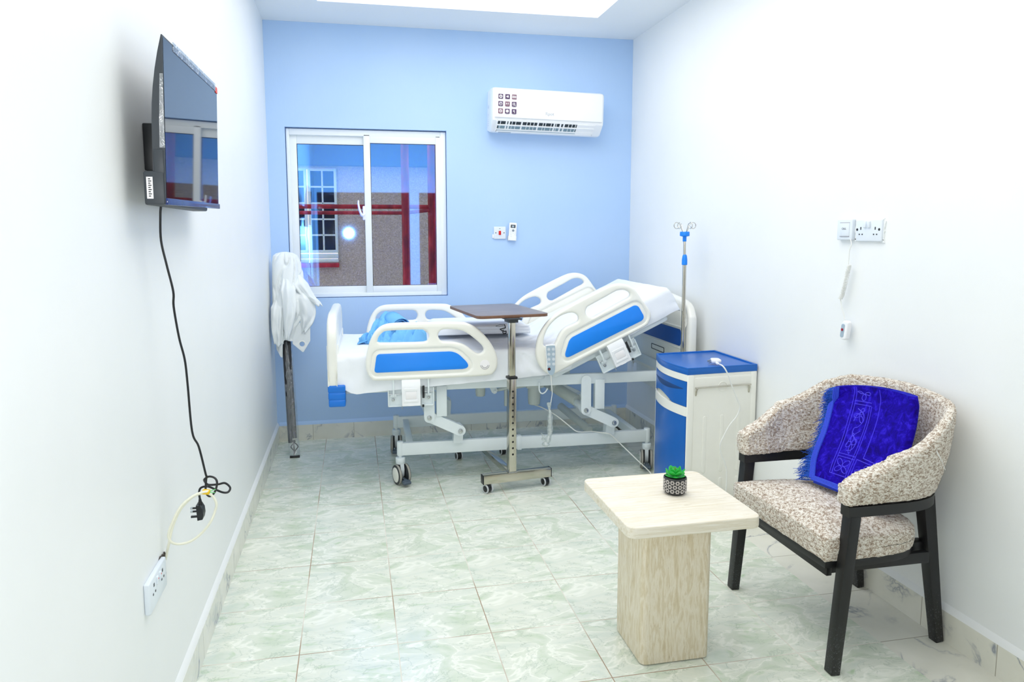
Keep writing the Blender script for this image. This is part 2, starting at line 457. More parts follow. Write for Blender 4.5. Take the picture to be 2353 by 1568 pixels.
def mat_frosted():
    m = Mat('thin_plastic_bag'); m.N.remove(m.b)
    a = m.node('ShaderNodeBsdfTransparent'); a.inputs[0].default_value = (.92, .95, .95, 1)
    t = m.node('ShaderNodeBsdfTranslucent'); t.inputs[0].default_value = (.85, .9, .9, 1)
    d = m.node('ShaderNodeBsdfDiffuse'); d.inputs[0].default_value = (.85, .9, .9, 1)
    g = m.node('ShaderNodeBsdfGlossy'); g.inputs['Roughness'].default_value = .2
    x = m.node('ShaderNodeMixShader'); x.inputs[0].default_value = .5; m.link(d.outputs[0], x.inputs[1]); m.link(t.outputs[0], x.inputs[2])
    y = m.node('ShaderNodeMixShader'); y.inputs[0].default_value = .2; m.link(x.outputs[0], y.inputs[1]); m.link(g.outputs[0], y.inputs[2])
    z = m.node('ShaderNodeMixShader'); m.link(m.ramp(m.noise(m.coord(), 60, 3), [(.35, (.42, .42, .42)), (.7, (.82, .82, .82))]), z.inputs[0]); m.link(a.outputs[0], z.inputs[1]); m.link(y.outputs[0], z.inputs[2])
    m.link(z.outputs[0], m.out.inputs['Surface']); return m.m
M_bag = mat_frosted()
M_wood = mat_wood()
M_edge = simple('brown_edge_band', '#7d5a45', .5, var=.2, vscale=40)
M_travT = mat_travertine('travertine_top', (3.0, 55, 55), [(.3, '#d6ccb4'), (.42, '#e3dac6'), (.5, '#ede7da'), (.58, '#dfd6c2'), (.7, '#f1ede3')])
M_travB = mat_travertine('travertine_base', (44, 44, 6.5), [(.3, '#cbbb9a'), (.42, '#dacdb2'), (.5, '#e8dfcd'), (.58, '#d6c8ab'), (.7, '#efe9dc')])
M_boucle = mat_boucle()
M_velvet = mat_velvet()
M_vline = simple('velvet_emboss', '#4a3cf0', .8, var=.1, spec=.1, Sheen_Weight=.4)
M_trim = simple('blue_braid', '#2a49d8', .7, var=.2, vscale=200)
M_fringe = simple('blue_fringe_thread', '#1d5fd6', .7, var=.2, vscale=90)
M_leaf = simple('succulent_green', '#1fbf4a', .4, var=.25, vscale=40, Subsurface_Weight=.1)
M_leaf2 = simple('succulent_heart', '#7f9a4a', .5)
M_soil = simple('dark_soil', '#0f2410', .9)
M_pot = simple('black_pot_glaze', '#2c2f33', .45, var=.15, vscale=60)
M_potw = simple('pot_relief_paint', '#d9d4cf', .6, var=.2, vscale=90)
M_tagw = simple('white_fabric_tag', '#f4f4f2', .7)
M_rough = mat_roughcast()
M_redp = mat_red()
M_outw = simple('outside_window_paint', '#d6eef6', .5)
M_outg = simple('outside_window_glass', '#20252d', .08)
M_hole = simple('broken_plaster', '#5b554f', .95, var=.6, vscale=60)
M_pale = simple('pale_trim_paint', '#dcdff5', .6)
# ================================================================== the setting
W, H, YF = 2.475, 2.722, -5.7
o = MB().b2((0, YF, -.06), (2.247, .14, 0)).build('floor', M_floor, angle=30); structure(o)
o = MB().b2((2.247, YF, -.06), (2.60, .14, 0)).build('trim_1', M_strip, angle=30); structure(o)
structure(MB().b2((-.14, YF, -.06), (0, .14, 2.95)).build('wall_left', M_wall, angle=30))
structure(MB().b2((W, YF, -.06), (W+.14, .14, 2.95)).build('wall_right', M_wall, angle=30))
WX0, WX1, WZ0, WZ1 = .112, 1.157, .957, 2.068          # window opening
m = MB()
m.b2((0, 0, -.06), (WX0, .14, 2.95)); m.b2((WX1, 0, -.06), (W, .14, 2.95))
m.b2((WX0, 0, -.06), (WX1, .14, WZ0)); m.b2((WX0, 0, WZ1), (WX1, .14, 2.95))
structure(m.build('wall_back', M_blue, angle=30))
m = MB()                                                # end wall behind the camera, with a double doorway
m.b2((0, YF-.12, 0), (.03, YF, 2.95)); m.b2((1.36, YF-.12, 0), (1.50, YF, 2.95)); m.b2((2.40, YF-.12, 0), (W, YF, 2.95))
m.b2((.03, YF-.12, 1.98), (1.36, YF, 2.95)); m.b2((1.50, YF-.12, 1.98), (2.40, YF, 2.95))
structure(m.build('wall_front', M_wall, angle=30))
m = MB()                                                # corridor beyond the doorway, its dimness put into the wall colour
m.b2((-.2, -7.6, -.06), (2.7, -7.5, 2.3)); m.b2((-.2, -7.6, -.06), (-.1, YF-.12, 2.3)); m.b2((2.6, -7.6, -.06), (2.7, YF-.12, 2.3))
m.b2((-.2, -7.6, 2.2), (2.7, YF-.12, 2.3)); m.b2((-.2, -7.6, -.06), (2.7, YF-.12, 0))
structure(m.build('wall_corridor', M_dark, angle=30))
# ceiling with a sunk tray that holds the lamps
TX0, TX1, TY0, TY1 = .355, 2.06, -4.35, -.437
m = MB()
m.b2((0, YF, H), (TX0, .14, H+.17)); m.b2((TX1, YF, H), (W, .14, H+.17))
m.b2((TX0, YF, H), (TX1, TY0, H+.17)); m.b2((TX0, TY1, H), (TX1, .14, H+.17))
m.b2((0, YF, H+.17), (W, .14, H+.23))
structure(m.build('ceiling', M_ceil, angle=30))
# tiled skirtings with a plaster fillet on top
def skirting(name, pts, f, mats):
    m = MB(); m.prism(pts, f, 0, 1)
    o = m.build(name, mats, angle=30)
    return structure(o)
SK = .105
def skirt(name, f, d0, d1, mats):
    m = MB(); m.prism([(0, 0), (.013, 0), (.013, SK), (0, SK)], f, d0, d1)
    n0 = len(m.bm.faces)
    m.prism([(0, SK), (.0125, SK), (.009, SK+.012), (0, SK+.022)], f, d0, d1)
    m.bm.faces.ensure_lookup_table()
    for fa in m.bm.faces[n0:]: fa.material_index = 1
    return structure(m.build(name, mats, angle=30))
skirt('baseboard_left', lambda a, b, d: (a, d, b), YF, 0, [M_skirtL, M_wall])
skirt('baseboard_right', lambda a, b, d: (W-a, d, b), YF, 0, [M_skirtL, M_wall])
skirt('baseboard_back', lambda a, b, d: (d, -a, b), .013, W-.013, [M_skirtB, M_blue])

# ------------------------------------------------------------------ window
win = bpy.data.objects.new('window_1', None); COL.objects.link(win); structure(win)
win.location = (WX0, .03, WZ0)
WO = (WX0, .03, WZ0)
def ring(m, x0, x1, z0, z1, wl, wr, wb, wt, y0, y1, bev=.003):
    m.b2((x0, y0, z0), (x0+wl, y1, z1), bev); m.b2((x1-wr, y0, z0), (x1, y1, z1), bev)
    m.b2((x0+wl, y0+.001, z0), (x1-wr, y1, z0+wb), bev); m.b2((x0+wl, y0+.001, z1-wt), (x1-wr, y1, z1), bev)
m = MB(); ring(m, WX0+.004, WX1-.003, WZ0+.004, WZ1-.006, .020, .036, .026, .040, .025, .085)
m.build('window_frame', M_alum, win, WO)
m = MB(); ring(m, .134, .645, .985, 2.030, .046, .036, .047, .062, .050, .075)
m.build('sash', M_alum, win, WO)
m = MB(); ring(m, .608, 1.120, .985, 2.034, .043, .035, .047, .055, .026, .050)
m.build('sash', M_alum, win, WO)
m = MB(); ring(m, .1795, .6095, 1.031, 1.969, .003, .003, .003, .003, .052, .0545, 0)
ring(m, .6505, 1.0855, 1.031, 1.980, .003, .003, .003, .003, .028, .0305, 0)
m.build('gasket', M_gasket, win, WO)
MB().b2((.178, .060, 1.030), (.612, .0655, 1.971)).build('pane', M_pane, win, WO, angle=30)
MB().b2((.649, .036, 1.030), (1.087, .0415, 1.982)).build('pane', M_pane, win, WO, angle=30)
m = MB(); m.b2((.594, .016, 1.475), (.612, .030, 1.566), .004)
m.tube([(.603, .016, 1.512), (.590, -.008, 1.505), (.575, -.016, 1.535), (.567, -.016, 1.575), (.566, -.014, 1.602)], lambda t: .0085-.004*t, 8)
m.build('handle', M_white2, win, WO)

# ------------------------------------------------------------------ outside
nb = thing('neighbouring_building', 'grey roughcast building with pale blue casement window seen through the glass', 'building', (.9, 1.85, 0))
NO = (.9, 1.85, 0)
m = MB(); m.b2((-1.8, 1.8, -.5), (-.12, 2.0, 4.2)); m.b2((.39, 1.8, -.5), (4.0, 2.0, 4.2)); m.b2((-.12, 1.8, -.5), (.39, 2.0, 1.10)); m.b2((-.12, 1.8, 1.97), (.39, 2.0, 4.2))
m.build('outer_wall', M_rough, nb, NO, angle=30)
MB().b2((-1.8, 1.70, 1.985), (4.0, 1.82, 3.2), .01).build('fascia_beam', simple('blue_grey_fascia', '#3d5874', .6), nb, NO)
def casement(x0, x1):
    m = MB(); ring(m, x0, x1, 1.21, 1.96, .024, .024, .026, .02, 1.775, 1.82, .004)
    m.b2((x0, 1.77, 1.16), (x1, 1.82, 1.20), .006); m.b2((x0, 1.77, 1.122), (x1, 1.82, 1.152), .006)
    xm = (x0+x1)/2; m.b2((xm-.0075, 1.785, 1.22), (xm+.0075, 1.81, 1.95), .003)
    for z in (1.370, 1.512, 1.655, 1.80): m.b2((x0+.01, 1.785, z-.0075), (x1-.01, 1.81, z+.0075), .003)
    o = m.build('casement', M_outw, nb, NO)
    m = MB(); m.b2((x0+.012, 1.80, 1.22), (x1-.012, 1.805, 1.95)); g = m.build('pane', M_outg, o, angle=30); g.location = (-NO[0]*0, 0, 0)
    bpy.context.view_layer.update(); g.data.transform(Matrix.Translation(-Vector(NO)))
    return o
casement(.142, .394); casement(-.12, .132)
MB().b2((-.13, 1.74, 1.078), (.40, 1.86, 1.120), .012).build('red_sill', M_redp, nb, NO)
pf = thing('pipe_frame', 'red painted steel pipe frame standing outside the window', 'pipe frame', (.93, .62, 0)); PO = (.93, .62, 0)
MB().cyl((.92, .6, -.5), (.92, .6, 3.4), .030).build('post', M_redp, pf, PO)
MB().cyl((1.135, .72, -.5), (1.135, .72, 3.4), .034).build('post', M_redp, pf, PO)
MB().cyl((-.9, .72, 1.587), (1.135, .72, 1.587), .0165).build('rail', M_redp, pf, PO)
MB().cyl((-.9, .6, 1.537), (.92, .6, 1.537), .0135).build('rail', M_redp, pf, PO)
MB().cyl((.92, .6, 1.537), (1.135, .72, 1.565), .0135).build('rail', M_redp, pf, PO)
structure(MB().b2((-1.8, .14, -.6), (4, 2, -.5)).build('floor_outside', M_rough, angle=30))
# ================================================================== things on the walls
# ---- television
TVO = (.05, -2.66, 1.46)
tv = thing('television', 'black flat television mounted on left wall above the hanging cord', 'television', TVO)
yn, yf = -3.003, -2.318
def tvx(z): return .089+(z-1.453)*.028
def back(z):
    s = (z-1.453)/.393
    return tvx(z)-.0025-.0245*(1-(1-min(1, max(0, (1-s)/.52)))**2)
m = MB()                                                # shell: front flat, back swelling from the thin top edge
prof = [(tvx(z), z) for z in (1.456, 1.846)]+[(back(1.846-.39*k/10), 1.846-.39*k/10) for k in range(11)]
m.prism(prof, lambda a, b, d: (a, d, b+ (d-yn)*.019), yn, yf)
m.build('housing', M_tv, tv, TVO, angle=25)
m = MB(); m.grid(lambda u, v: (tvx(1.470+.372*v)+.0008, yn+.006+(yf-yn-.012)*u, 1.470+.372*v+(u*.682)*.019), 2, 2)
m.build('screen', M_screen, tv, TVO, angle=0, recalc=False)
m = MB(); m.bar((tvx(1.461)-.001, yn+.002, 1.462), (tvx(1.461)-.001, yf-.002, 1.462+.683*.019), .012, .016, .002, up=(0, 0, 1))
m.build('bottom_bezel', simple('glossy_bezel', '#2a3f80', .18, var=.3, vscale=40), tv, TVO)
m = MB(); m.b2((.043, -3.0075, 1.4535), (.0885, -2.50, 1.533), .005); m.b2((.066, -3.0065, 1.525), (.0905, -2.50, 1.585), .005)
m.build('rear_box', M_tv, tv, TVO)
m = MB(); m.b2((.001, -2.83, 1.548), (.032, -2.50, 1.668), .003); m.b2((.03, -2.75, 1.56), (.08, -2.72, 1.66), .002); m.b2((.03, -2.58, 1.56), (.08, -2.55, 1.66), .002)
m.build('wall_bracket', M_black, tv, TVO)
lb = MB().b2((.050, -3.0085, 1.468), (.064, -3.0070, 1.519)).build('serial_label', M_paper, tv, TVO)
m = MB()
for k in range(9): m.b2((.054, -3.0089, 1.473+k*.005), (.059+.002*(k % 2), -3.0084, 1.4752+k*.005))
g = m.build('print', M_ink, lb); g.data.transform(Matrix.Translation(-Vector(TVO)))
m = MB(); m.bar((tvx(1.838)+.001, yn+.10, 1.842), (tvx(1.838)+.001, yf-.035, 1.842+.56*.019), .022, .003, up=(1, 0, 0))
m.build('film_strip', M_film, tv, TVO)
m = MB(); m.grid(lambda u, v: (.0985-.012*u*(1-.4*v)-.004*(1-v), yn-.0035-.002*math.sin(3*v), 1.587+.170*v), 4, 12)
m.build('film_strip', M_film, tv, TVO, recalc=False)
m = MB(); m.b2((tvx(1.84)+.001, -2.350, 1.838), (tvx(1.84)+.0022, -2.320, 1.856)); st = m.build('corner_sticker', simple('red_sticker', '#e0442e', .5), tv, TVO)

# ---- television lead
CO = (.086, -2.79, .59)
cd = thing('power_lead', 'black television power cord knotted above a white cable, with black plug', 'power cord', CO)
cord = [(0.052, -2.897, 1.4535), (0.049, -2.895, 1.430), (0.045, -2.885, 1.369), (0.053, -2.876, 1.306), (0.063, -2.866, 1.237), (0.060, -2.857, 1.196), (0.067, -2.848, 1.114), (0.076, -2.838, 1.052), (0.078, -2.829, 0.983), (0.081, -2.819, 0.850), (0.094, -2.809, 0.803), (0.106, -2.800, 0.724)]
knot = [(0.108, -2.800, 0.715), (0.103, -2.790, 0.685), (0.103, -2.790, 0.664), (0.115, -2.800, 0.657), (0.130, -2.810, 0.672), (0.137, -2.810, 0.697), (0.131, -2.805, 0.710), (0.115, -2.800, 0.714), (0.102, -2.795, 0.706), (0.099, -2.783, 0.696), (0.108, -2.780, 0.684), (0.133, -2.780, 0.683), (0.153, -2.785, 0.687), (0.168, -2.795, 0.677), (0.164, -2.800, 0.666), (0.151, -2.800, 0.665), (0.129, -2.785, 0.669), (0.107, -2.776, 0.677), (0.090, -2.782, 0.678), (0.085, -2.790, 0.669), (0.086, -2.790, 0.645)]
MB().tube(cord+knot, .0030, 8, 6).build('cable', M_black, cd, CO)
m = MB(); m.cyl((.086, -2.79, .648), (.0865, -2.79, .630), .0035, .0065, 12)
P = [(.0775, .634), (.0885, .634), (.0945, .622), (.0962, .606), (.0935, .593), (.0800, .591)]
m.prism(P, lambda a, b, d: (a, d, b), -2.806, -2.774)
pl = m.build('plug', M_black, cd, CO)
m = MB(); m.b2((.0655, -2.793, .6205), (.0785, -2.787, .6245)); m.b2((.0655, -2.793, .6110), (.0785, -2.787, .6150)); m.b2((.0605, -2.793, .5955), (.0795, -2.787, .6005))
g = m.build('pin', M_black, pl); g.data.transform(Matrix.Translation(-Vector(CO)))
m = MB(); m.b2((.0600, -2.7935, .6200), (.0660, -2.7865, .6250)); m.b2((.0600, -2.7935, .6105), (.0660, -2.7865, .6155))
g = m.build('pin_tip', M_steel, pl); g.data.transform(Matrix.Translation(-Vector(CO)))

# ---- white cable loop from the broken wall box
wc = thing('network_cable', 'white cable loop sticking out of the left wall above the socket', 'cable', (.004, -2.853, .508)); WOo = (.004, -2.853, .508)
wl = [(0.004, -2.853, 0.508), (0.017, -2.860, 0.556), (0.026, -2.850, 0.597), (0.046, -2.840, 0.641), (0.076, -2.830, 0.669), (0.101, -2.822, 0.675), (0.122, -2.820, 0.668), (0.134, -2.820, 0.646), (0.131, -2.820, 0.623), (0.118, -2.830, 0.593), (0.094, -2.835, 0.565), (0.067, -2.840, 0.548), (0.041, -2.850, 0.547), (0.025, -2.866, 0.561), (0.019, -2.868, 0.582), (0.030, -2.866, 0.615), (0.050, -2.856, 0.653), (0.079, -2.846, 0.676), (0.102, -2.838, 0.683), (0.118, -2.832, 0.683)]
MB().tube(wl, .0034, 10, 6).build('cable', M_cablec, wc, WOo)
MB().bar((.101, -2.828, .682), (.121, -2.828, .679), .016, .012, .003).build('yellow_tape', M_yellow, wc, WOo)
m = MB(); m.tube([(.121, -2.830, .681), (.128, -2.828, .684), (.134, -2.82, .683)], .0012, 6); m.tube([(.121, -2.832, .679), (.128, -2.83, .678), (.133, -2.825, .675)], .0012, 6)
m.build('wire_end', simple('green_wire', '#6fcf7a', .5), wc, WOo)
# ---- socket on the left wall + chipped plaster
so = thing('wall_socket', 'white double socket on left wall below the cable loop, beside chipped plaster', 'socket', (0, -2.965, .487)); SO = (0, -2.965, .487)
pl = MB().b2((.0, -3.045, .452), (.014, -2.885, .532), .004, 3).build('socket_plate', M_plate, so, SO)
for yc in (-3.005, -2.925):
    for a, b in (((yc-.0035, .508), (yc+.0035, .516)), ((yc-.013, .489), (yc-.007, .494)), ((yc+.007, .489), (yc+.013, .494))):
        MB().b2((.0138,)+a, (.0148,)+b).build('socket_hole', M_dgrey, so, SO)
for yc in (-2.978, -2.952):
    r = MB().b2((.013, yc-.006, .502), (.0185, yc+.006, .522), .002).build('rocker', M_plate, so, SO)
    g = MB().b2((.0183, yc-.0025, .514), (.0190, yc+.0025, .517)).build('red_mark', M_red, r); g.data.transform(Matrix.Translation(-Vector(SO)))
rnd = random.Random(3)
pts = [(-2.895, .512), (-2.905, .530), (-2.892, .535), (-2.872, .529), (-2.866, .515), (-2.858, .503), (-2.852, .485), (-2.846, .468), (-2.848, .455), (-2.866, .462), (-2.878, .470), (-2.886, .49)]
m = MB(); m.prism(pts, lambda a, b, d: (d, a, b), .0004, .0030)
for k in range(26):
    y = -2.882+.03*rnd.random(); z = .46+.07*rnd.random(); s = .003+.004*rnd.random()
    m.box((.003, y, z), (.004, s, s*1.5), .001, 1)
structure(m.build('trim_2', M_hole, angle=0))

# ---- fused switch on the back wall
sw = thing('wall_switch', 'white wall switch with red rocker on the blue wall', 'switch', (1.520, 0, 1.386)); SW = (1.520, 0, 1.386)
MB().b2((1.4775, -.012, 1.3435), (1.5625, 0, 1.4285), .004, 3).build('switch_plate', M_plate, sw, SW)
MB().b2((1.468, -.008, 1.349), (1.479, 0, 1.376), .002).build('plaster_blob', M_paper, sw, SW)
MB().b2((1.5115, -.017, 1.372), (1.5275, -.010, 1.400), .002).build('red_rocker', M_red, sw, SW)
MB().b2((1.515, -.0126, 1.413), (1.524, -.0115, 1.416)).build('indicator', M_ink, sw, SW)
for x in (1.491, 1.549): MB().cyl((x, -.0126, 1.386), (x, -.011, 1.386), .0036, seg=14).build('screw', M_dgrey, sw, SW)
# ---- air conditioner remote in its holder
rc = thing('hanging_remote_control', 'white remote control with small dark display, hanging on the blue wall', 'remote control', (1.609, 0, 1.335), 0); RO = (1.609, 0, 1.335)
RM = Matrix.Rotation(math.radians(3.5), 4, 'Y')
def rcf(a, b, d): p = RM @ Vector((a, 0, b)); return (p.x+1.607, -.022+d, p.z+1.394)
def bx(m, a0, a1, b0, b1, d0, d1):
    return m.prism([(a0, b0), (a1, b0), (a1, b1), (a0, b1)], rcf, d0, d1)
MB().plate(rrect(.052, .122, .006), [], .018, .003, rcf, smooth=0).build('handset_body', M_white2, rc, RO)
m = MB(); bx(m, -.029, .029, -.062, -.030, .004, .022); bx(m, -.029, -.0255, -.062, -.030, -.004, .022); bx(m, .0255, .029, -.062, -.030, -.004, .022); m.build('holder', M_white2, rc, RO)
m = MB(); bx(m, -.0165, .0165, .026, .047, -.0103, -.008); d = m.build('display', M_dgrey, rc, RO)
m = MB(); bx(m, -.009, .008, .030, .042, -.0108, -.010); g = m.build('segment', M_lightgrey, d); g.data.transform(Matrix.Translation(-Vector(RO)))
m = MB(); c = Vector(rcf(.002, .008, -.010)); m.cyl(c, c+Vector((0, -.0015, 0)), .008, seg=18); m.build('round_button', simple('button_grey', '#8c98a4', .4), rc, RO)
m = MB()
for a, b in ((-.015, .013), (.017, .013), (-.015, .000), (.017, .000), (-.013, -.011), (.003, -.010), (.017, -.010), (-.012, -.022), (.016, -.021), (-.010, -.034)):
    bx(m, a-.0035, a+.0035, b-.0016, b+.0016, -.0104, -.0085)
m.build('button_row', M_faint, rc, RO)

# ---- call point and double socket on the right wall
cp = thing('call_switch', 'white CALL switch on right wall beside the double socket, cord hanging below', 'switch', (W, -2.302, 1.394)); CP = (W, -2.302, 1.394)
MB().b2((W-.019, -2.347, 1.354), (W, -2.258, 1.437), .004, 3).build('switch_plate', M_plate, cp, CP)
MB().b2((W-.022, -2.333, 1.369), (W-.016, -2.279, 1.423), .002).build('rocker', M_plate, cp, CP)
for z in (1.4215, 1.3675): MB().b2((W-.0222, -2.333, z), (W-.018, -2.279, z+.002)).build('rocker_gap', M_greyprint, cp, CP)
m = MB(); m.text('CALL', .011, lambda a, b, d: (W-.0222-d, -2.304-a, 1.3985+b)); m.build('lettering', M_dgrey, cp, CP, angle=0)
ds = thing('wall_socket', 'white double socket with black screw holes on right wall beside the CALL switch', 'socket', (W, -2.430, 1.390)); DS = (W, -2.430, 1.390)
MB().b2((W-.012, -2.500, 1.349), (W, -2.360, 1.433), .004, 3).build('socket_plate', M_plate, ds, DS)
for yc in (-2.388, -2.466):
    for a, b in (((yc-.0025, 1.394), (yc+.0025, 1.405)), ((yc+.004, 1.374), (yc+.010, 1.379)), ((yc-.012, 1.374), (yc-.006, 1.379))):
        MB().b2((W-.0128,)+a, (W-.0115,)+b).build('socket_hole', M_dgrey, ds, DS)
for y in (-2.368, -2.487): MB().cyl((W-.013, y, 1.395), (W-.011, y, 1.395), .005, seg=14).build('screw', M_ink, ds, DS)
for y, r in ((-2.413, .05), (-2.434, -.12)):
    MB().box((W-.013, y, 1.414), (.012, .014, .024), .002, rot=Matrix.Rotation(r, 4, 'Y')).build('rocker', M_plate, ds, DS)
m = MB()                                                 # rough plaster around the plates
rnd = random.Random(11)
def smear(y0, z0, y1, z1, w):
    P, Q = [], []
    for k in range(15):
        t = k/14; y, z = y0+(y1-y0)*t, z0+(z1-z0)*t; dy, dz = (z1-z0), -(y1-y0); L = math.hypot(dy, dz); e = w*(.4+.9*rnd.random())
        P.append((y-dy/L*.004, z-dz/L*.004)); Q.append((y+dy/L*e, z+dz/L*e))
    m.prism(P+Q[::-1], lambda a, b, d: (W-d, a, b), 0, .005)
smear(-2.505, 1.350, -2.255, 1.352, -.008); smear(-2.500, 1.432, -2.500, 1.345, .007); smear(-2.353, 1.35, -2.353, 1.434, .005); smear(-2.36, 1.432, -2.502, 1.434, .005)
structure(m.build('trim_3', M_wall))
hs = thing('call_handset', 'white coiled cord call handset with red button hanging on right wall', 'call handset', (2.452, -2.35, .955)); HS = (2.452, -2.35, .955)
m = MB(); m.tube([(2.457, -2.340, 1.358), (2.453, -2.352, 1.337), (2.450, -2.346, 1.313), (2.450, -2.345, 1.281), (2.450, -2.344, 1.258)], .0022, 8)
ax = [Vector(p) for p in [(2.452, -2.347, 1.255), (2.452, -2.339, 1.225), (2.452, -2.327, 1.174), (2.452, -2.314, 1.134), (2.452, -2.305, 1.117)]]
axc = catmull(ax, 12); helix = []
NT = 36
for k in range(NT*10+1):
    t = k/(NT*10)*(len(axc)-1); i = min(int(t), len(axc)-2); p = axc[i].lerp(axc[i+1], t-i); a = 2*pi*k/10
    helix.append(p+Vector((.0075*math.cos(a), .0075*math.sin(a), 0)))
m.tube(helix, .0019, 6, smooth=False)
m.tube([(2.452, -2.305, 1.117), (2.452, -2.313, 1.090), (2.452, -2.328, 1.059), (2.452, -2.338, 1.037)], .0022, 8)
m.build('coiled_cord', M_cable, hs, HS)
hf = lambda a, b, d: (2.452-d, -2.348-a-.14*b, .994+b)
MB().plate(rrect(.036, .078, .012), [], .020, .005, hf, smooth=0).build('handset_body', M_white2, hs, HS)
m = MB(); c = Vector(hf(-.008, .002, .0102)); m.cyl(c, c+Vector((-.003, 0, 0)), .0055, seg=16); m.build('red_button', M_dred, hs, HS)
m = MB(); m.plate(rrect(.020, .055, .008, cx=-.007, cy=-.002), [], .0016, .0006, lambda a, b, d: hf(a, b, d+.0103), smooth=0); m.build('face_plate', M_lightgrey, hs, HS)

# ---- air conditioner
AO = (1.815, -.1, 2.04)
ac = thing('air_conditioner', 'white split air conditioner with purple icon stickers high on blue wall', 'air conditioner', AO)
TL = math.radians(1.2)
def acM(p):                                              # slight sag to the right, as hung
    x, y, z = p; return (1.438+(x-1.438)*math.cos(TL)+(z-2.2)*math.sin(TL), y, 2.2-(x-1.438)*math.sin(TL)+(z-2.2)*math.cos(TL))
def acbuild(m, name, mat, parent=None, **k):
    for v in m.bm.verts: v.co = Vector(acM(v.co))
    if parent is None: return m.build(name, mat, ac, AO, **k)
    return m.build(name, mat, parent, AO, **k)
X0, X1 = 1.438, 2.196
prof = [(0, 2.335), (-.10, 2.338), (-.170, 2.330), (-.188, 2.318), (-.192, 2.300), (-.192, 2.138), (-.1895, 2.1185), (-.187, 2.116)]
lower = [(-.128, 2.058), (-.120, 2.054), (-.085, 2.052), (0, 2.072)]
m = MB(); m.prism(prof+lower, lambda a, b, d: (d, a, b), X0+.022, X1-.022)
for s, xe, xi in ((1, X0, X0+.022), (-1, X1, X1-.022)):  # rounded end cheeks
    pr = prof+lower; c = Vector((-.09, 2.2)); n = 5
    ringsV = []
    for k in range(n+1):
        a = k/n*pi/2; x = xi+(xe-xi)*math.sin(a); sc = .955+.045*math.cos(a)
        ringsV.append([m.bm.verts.new((x, min(0, c.x+(p[0]-c.x)*sc) if p[0] < -.001 else 0, c.y+(p[1]-c.y)*sc)) for p in pr])
    for A, B in zip(ringsV, ringsV[1:]):
        for k in range(len(A)): m.bm.faces.new((A[k], A[(k+1) % len(A)], B[(k+1) % len(B)], B[k]))
    m.bm.faces.new(ringsV[-1])
body = acbuild(m, 'casing', M_white2, angle=50)
m = MB(); m.b2((X0+.012, -.204, 2.136), (X1-.012, -.186, 2.318), .004, 3); panel = acbuild(m, 'front_panel', M_white2)
# vent on the sloping underside
def vent(a, b, d):                                       # a along x, b 0 (rear/low) .. 1 (front/high), d out of the face
    y0, z0, y1, z1 = -.128, 2.058, -.187, 2.116; n = Vector((0, -(z1-z0), (y1-y0))).normalized()
    return (a, y0+(y1-y0)*b+n.y*d, z0+(z1-z0)*b+n.z*d)
m = MB(); m.prism([(1.470, .02), (2.135, .02), (2.135, .98), (1.470, .98)], vent, .0004, .0012); acbuild(m, 'air_outlet', simple('outlet_cavity_shade', '#27343d', .6))  # flat dark panel painted as the shade inside the outlet
m = MB()
def strip(a0, a1, b0, b1, d0, d1): m.prism([(a0, b0), (a1, b0), (a1, b1), (a0, b1)], vent, d0, d1)
strip(1.468, 2.137, -.02, .07, 0, .004); strip(1.468, 2.137, .60, .70, 0, .007); strip(1.468, 2.137, .18, .28, 0, .005)
strip(1.464, 1.474, -.02, 1.0, 0, .004); strip(2.131, 2.141, -.02, 1.0, 0, .004); strip(2.015, 2.137, 0, 1.0, 0, .0035)
acbuild(m, 'louvre', M_white2)
rnd = random.Random(5)
x = 1.49
while x < 2.01:
    w = .003 if rnd.random() < .75 else .010
    m = MB(); strip(x, x+w, .28, .60, 0, .004); strip(x+.001, x+w+.002, .55, .98, 0, .003); acbuild(m, 'vane', M_white2)
    x += rnd.choice((.018, .024, .036, .038))
m = MB(); strip(1.480, 2.012, .29, .59, .0012, .002); acbuild(m, 'coil_face', simple('outlet_grey', '#7f9aa8', .5))
m = MB(); strip(1.478, 2.02, .07, .18, .0012, .002); acbuild(m, 'lower_flap', simple('outlet_shade_plastic', '#b5c6d4', .4))
m = MB(); m.b2((1.490, -.124, 2.0495), (1.575, -.116, 2.056)); acbuild(m, 'rating_slot', simple('slot_grey', '#a8bcd4', .5))
